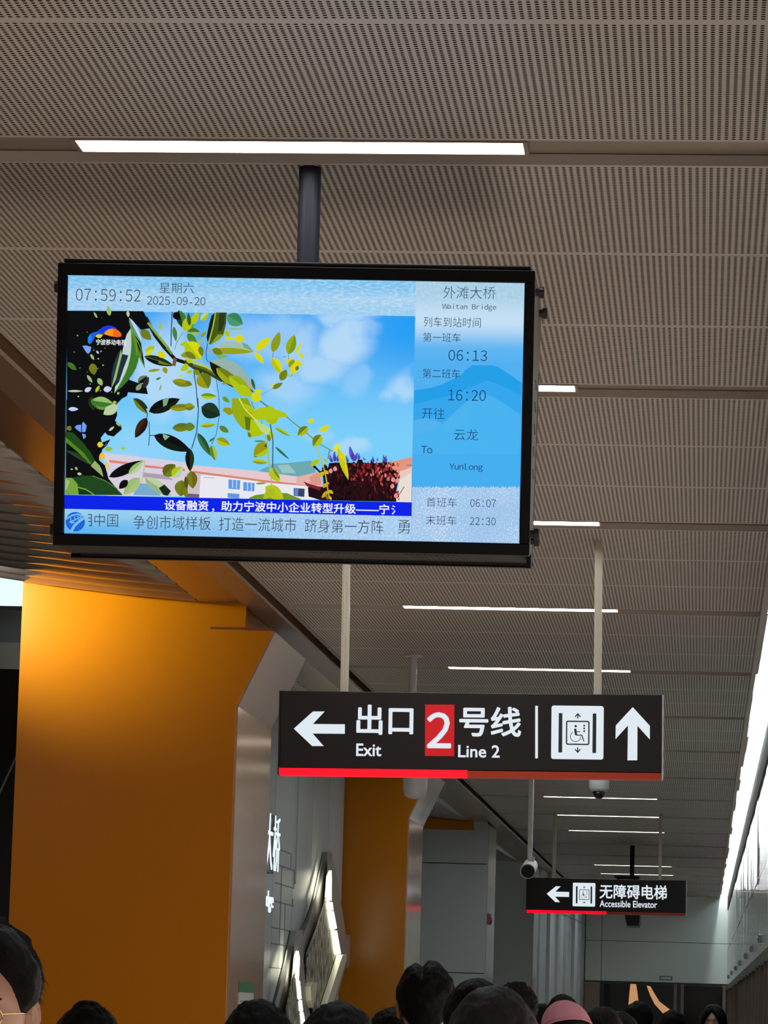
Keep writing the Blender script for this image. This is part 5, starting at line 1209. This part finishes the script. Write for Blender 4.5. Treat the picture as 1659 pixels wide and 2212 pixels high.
for s in (-1, 1):
    ring = [Vector((s*0.031 + 0.021*math.cos(t), -0.101 + 0.010*abs(math.cos(t))**3*(1 if s*math.cos(t) > 0 else 0), HZ + 0.006 + 0.017*math.sin(t))) for t in [2*math.pi*k/20 for k in range(21)]]
    g_.tube(ring, 0.0010, M_GOLD, 6); g_.tube([Vector((s*0.052, -0.091, HZ + 0.010)), Vector((s*0.074, -0.05, HZ + 0.012)), Vector((s*0.082, 0.02, HZ + 0.010))], 0.0011, M_GOLD, 6)
g_.tube([Vector((-0.011, -0.102, HZ + 0.010)), Vector((0, -0.106, HZ + 0.012)), Vector((0.011, -0.102, HZ + 0.010))], 0.0010, M_GOLD, 6)
g_.build('glasses', pa_, smooth=True)
person(194, 2167, 142, 180, 'person with cropped dark hair seen from behind in front of the orange column', 'short', 5, 1, 3, fuzz=600)
person(560, 2166, 150, 185, 'person with round black hair seen from behind below the paper notice', 'short', 8, 0, 3, thick=1.15, fuzz=700)
person(732, 2164, 160, 176, 'person with smooth black hair seen from behind below the lit wall artwork', 'fringe', 9, 2, 0, thick=1.1, fuzz=300)
person(848, 2180, 112, 180, 'person with spiky black hair just left of the tall man', 'short', 12, 3, 0, fuzz=900, spiky=.8)
person(921, 2082, 116, 184, 'tall man seen from behind with parted black hair and bare ears', 'short', 14, 0, 3, thick=1.1, notch=.008, fuzz=700)
person(1030, 2112, 128, 180, 'person with dark hair half hidden behind the long-haired woman', 'fringe', 15, 4, 3, thick=1.0, fuzz=700)
person(1068, 2126, 205, 176, 'woman with long dark hair seen from behind, to the right of the tall man', 'long', 21, 0, 3, thick=1.15, fuzz=300, material=M_HAIRB, wid=0.205, scale_x=1.03)
person(1116, 2122, 76, 205, 'person with curly black hair to the right of the long-haired woman', 'fringe', 17, 3, 0, fuzz=900, curly=1.0, thick=1.2)
person(1168, 2166, 60, 180, 'person with dark hair low to the left of the pink cap', 'fringe', 19, 1, 3, fuzz=400)
person(1216, 2147, 66, 180, 'person with black hair directly behind the pink cap', 'fringe', 23, 4, 0, fuzz=700, spiky=.3)
pc = person(1226, 2157, 98, 152, 'person wearing a pink baseball cap, seen from behind', 'fringe', 25, 2, 3, thick=.35, fuzz=60, tilt=0.0)
# the cap: crown of six panels, button, sweatband edge and brim
cp = empty('cap'); cp.parent = pc
TL = Matrix.Translation((0, 0.0, HZ + 0.018)) @ Matrix.Rotation(math.radians(13), 4, 'X') @ Matrix.Rotation(math.radians(20), 4, 'Y')
b = MB(); vs = []; NT, NA = 16, 72
for i in range(NT+1):
    th = math.pi/2*(0.02 + 0.98*i/NT)
    for j in range(NA):
        az = 2*math.pi*j/NA; seam = abs(((az/(math.pi/3) + .5) % 1) - .5)
        r = 1 - 0.022*math.exp(-(seam/.035)**2)*math.sin(th) + 0.01*noise.noise(Vector((math.sin(az)*3, math.cos(az)*3, i*.3)))
        vs.append(TL @ Vector((0.098*math.sin(th)*math.sin(az)*r, -0.114*math.sin(th)*math.cos(az)*r, 0.118*math.cos(th)*r - 0.0)))
b.add(vs, [[i*NA+j, i*NA+(j+1) % NA, (i+1)*NA+(j+1) % NA, (i+1)*NA+j] for i in range(NT) for j in range(NA)], M_PINK); b.build('crown', cp, smooth=True)
b = MB(); b.lathe([(0.009, -0.002), (0.008, 0.004), (0.003, 0.006)], TL @ Vector((0, 0, 0.118)), M_PINK, 12); b.build('button', cp, smooth=True)
b = MB(); vs = []
for j in range(25):
    az = -1.05 + 2.1*j/24
    for r, dz in ((0.98, 0.004), (1.35, -0.008), (1.62 - .28*abs(az/1.05)**2, -0.03)): vs.append(TL @ Vector((0.098*r*math.sin(az), -0.114*r*math.cos(az), dz - .02*(math.sin(az))**2)))
b.add(vs, [[j*3+k, j*3+k+1, (j+1)*3+k+1, (j+1)*3+k] for j in range(24) for k in range(2)], M_PINK)
br = b.build('brim', cp, smooth=True); md = br.modifiers.new('thickness', 'SOLIDIFY'); md.thickness = 0.003
b = MB(); b.tube([TL @ Vector((0.0985*math.sin(a), -0.1145*math.cos(a), 0.012)) for a in [2*math.pi*k/48 for k in range(49)]], 0.0018, M_PINKD, 6); b.build('sweatband_seam', cp)
person(1302, 2173, 86, 182, 'person with dark hair just right of the pink cap', 'fringe', 27, 0, 3, fuzz=500)
person(1340, 2184, 80, 170, 'person with dark hair low beneath the poster arm on the left', 'fringe', 29, 3, 0, fuzz=300)
person(1376, 2166, 58, 215, 'person with black hair under the upright arm of the poster', 'short', 31, 1, 3, thick=1.2, fuzz=400)
person(1453, 2180, 56, 180, 'person with black hair under the bent arm of the poster', 'fringe', 33, 0, 0, fuzz=300)
person(1541, 2168, 62, -8, 'person facing the camera with dark hair, in front of the right end door', 'long', 35, 0, 3, thick=.9, fuzz=200, wid=0.195)
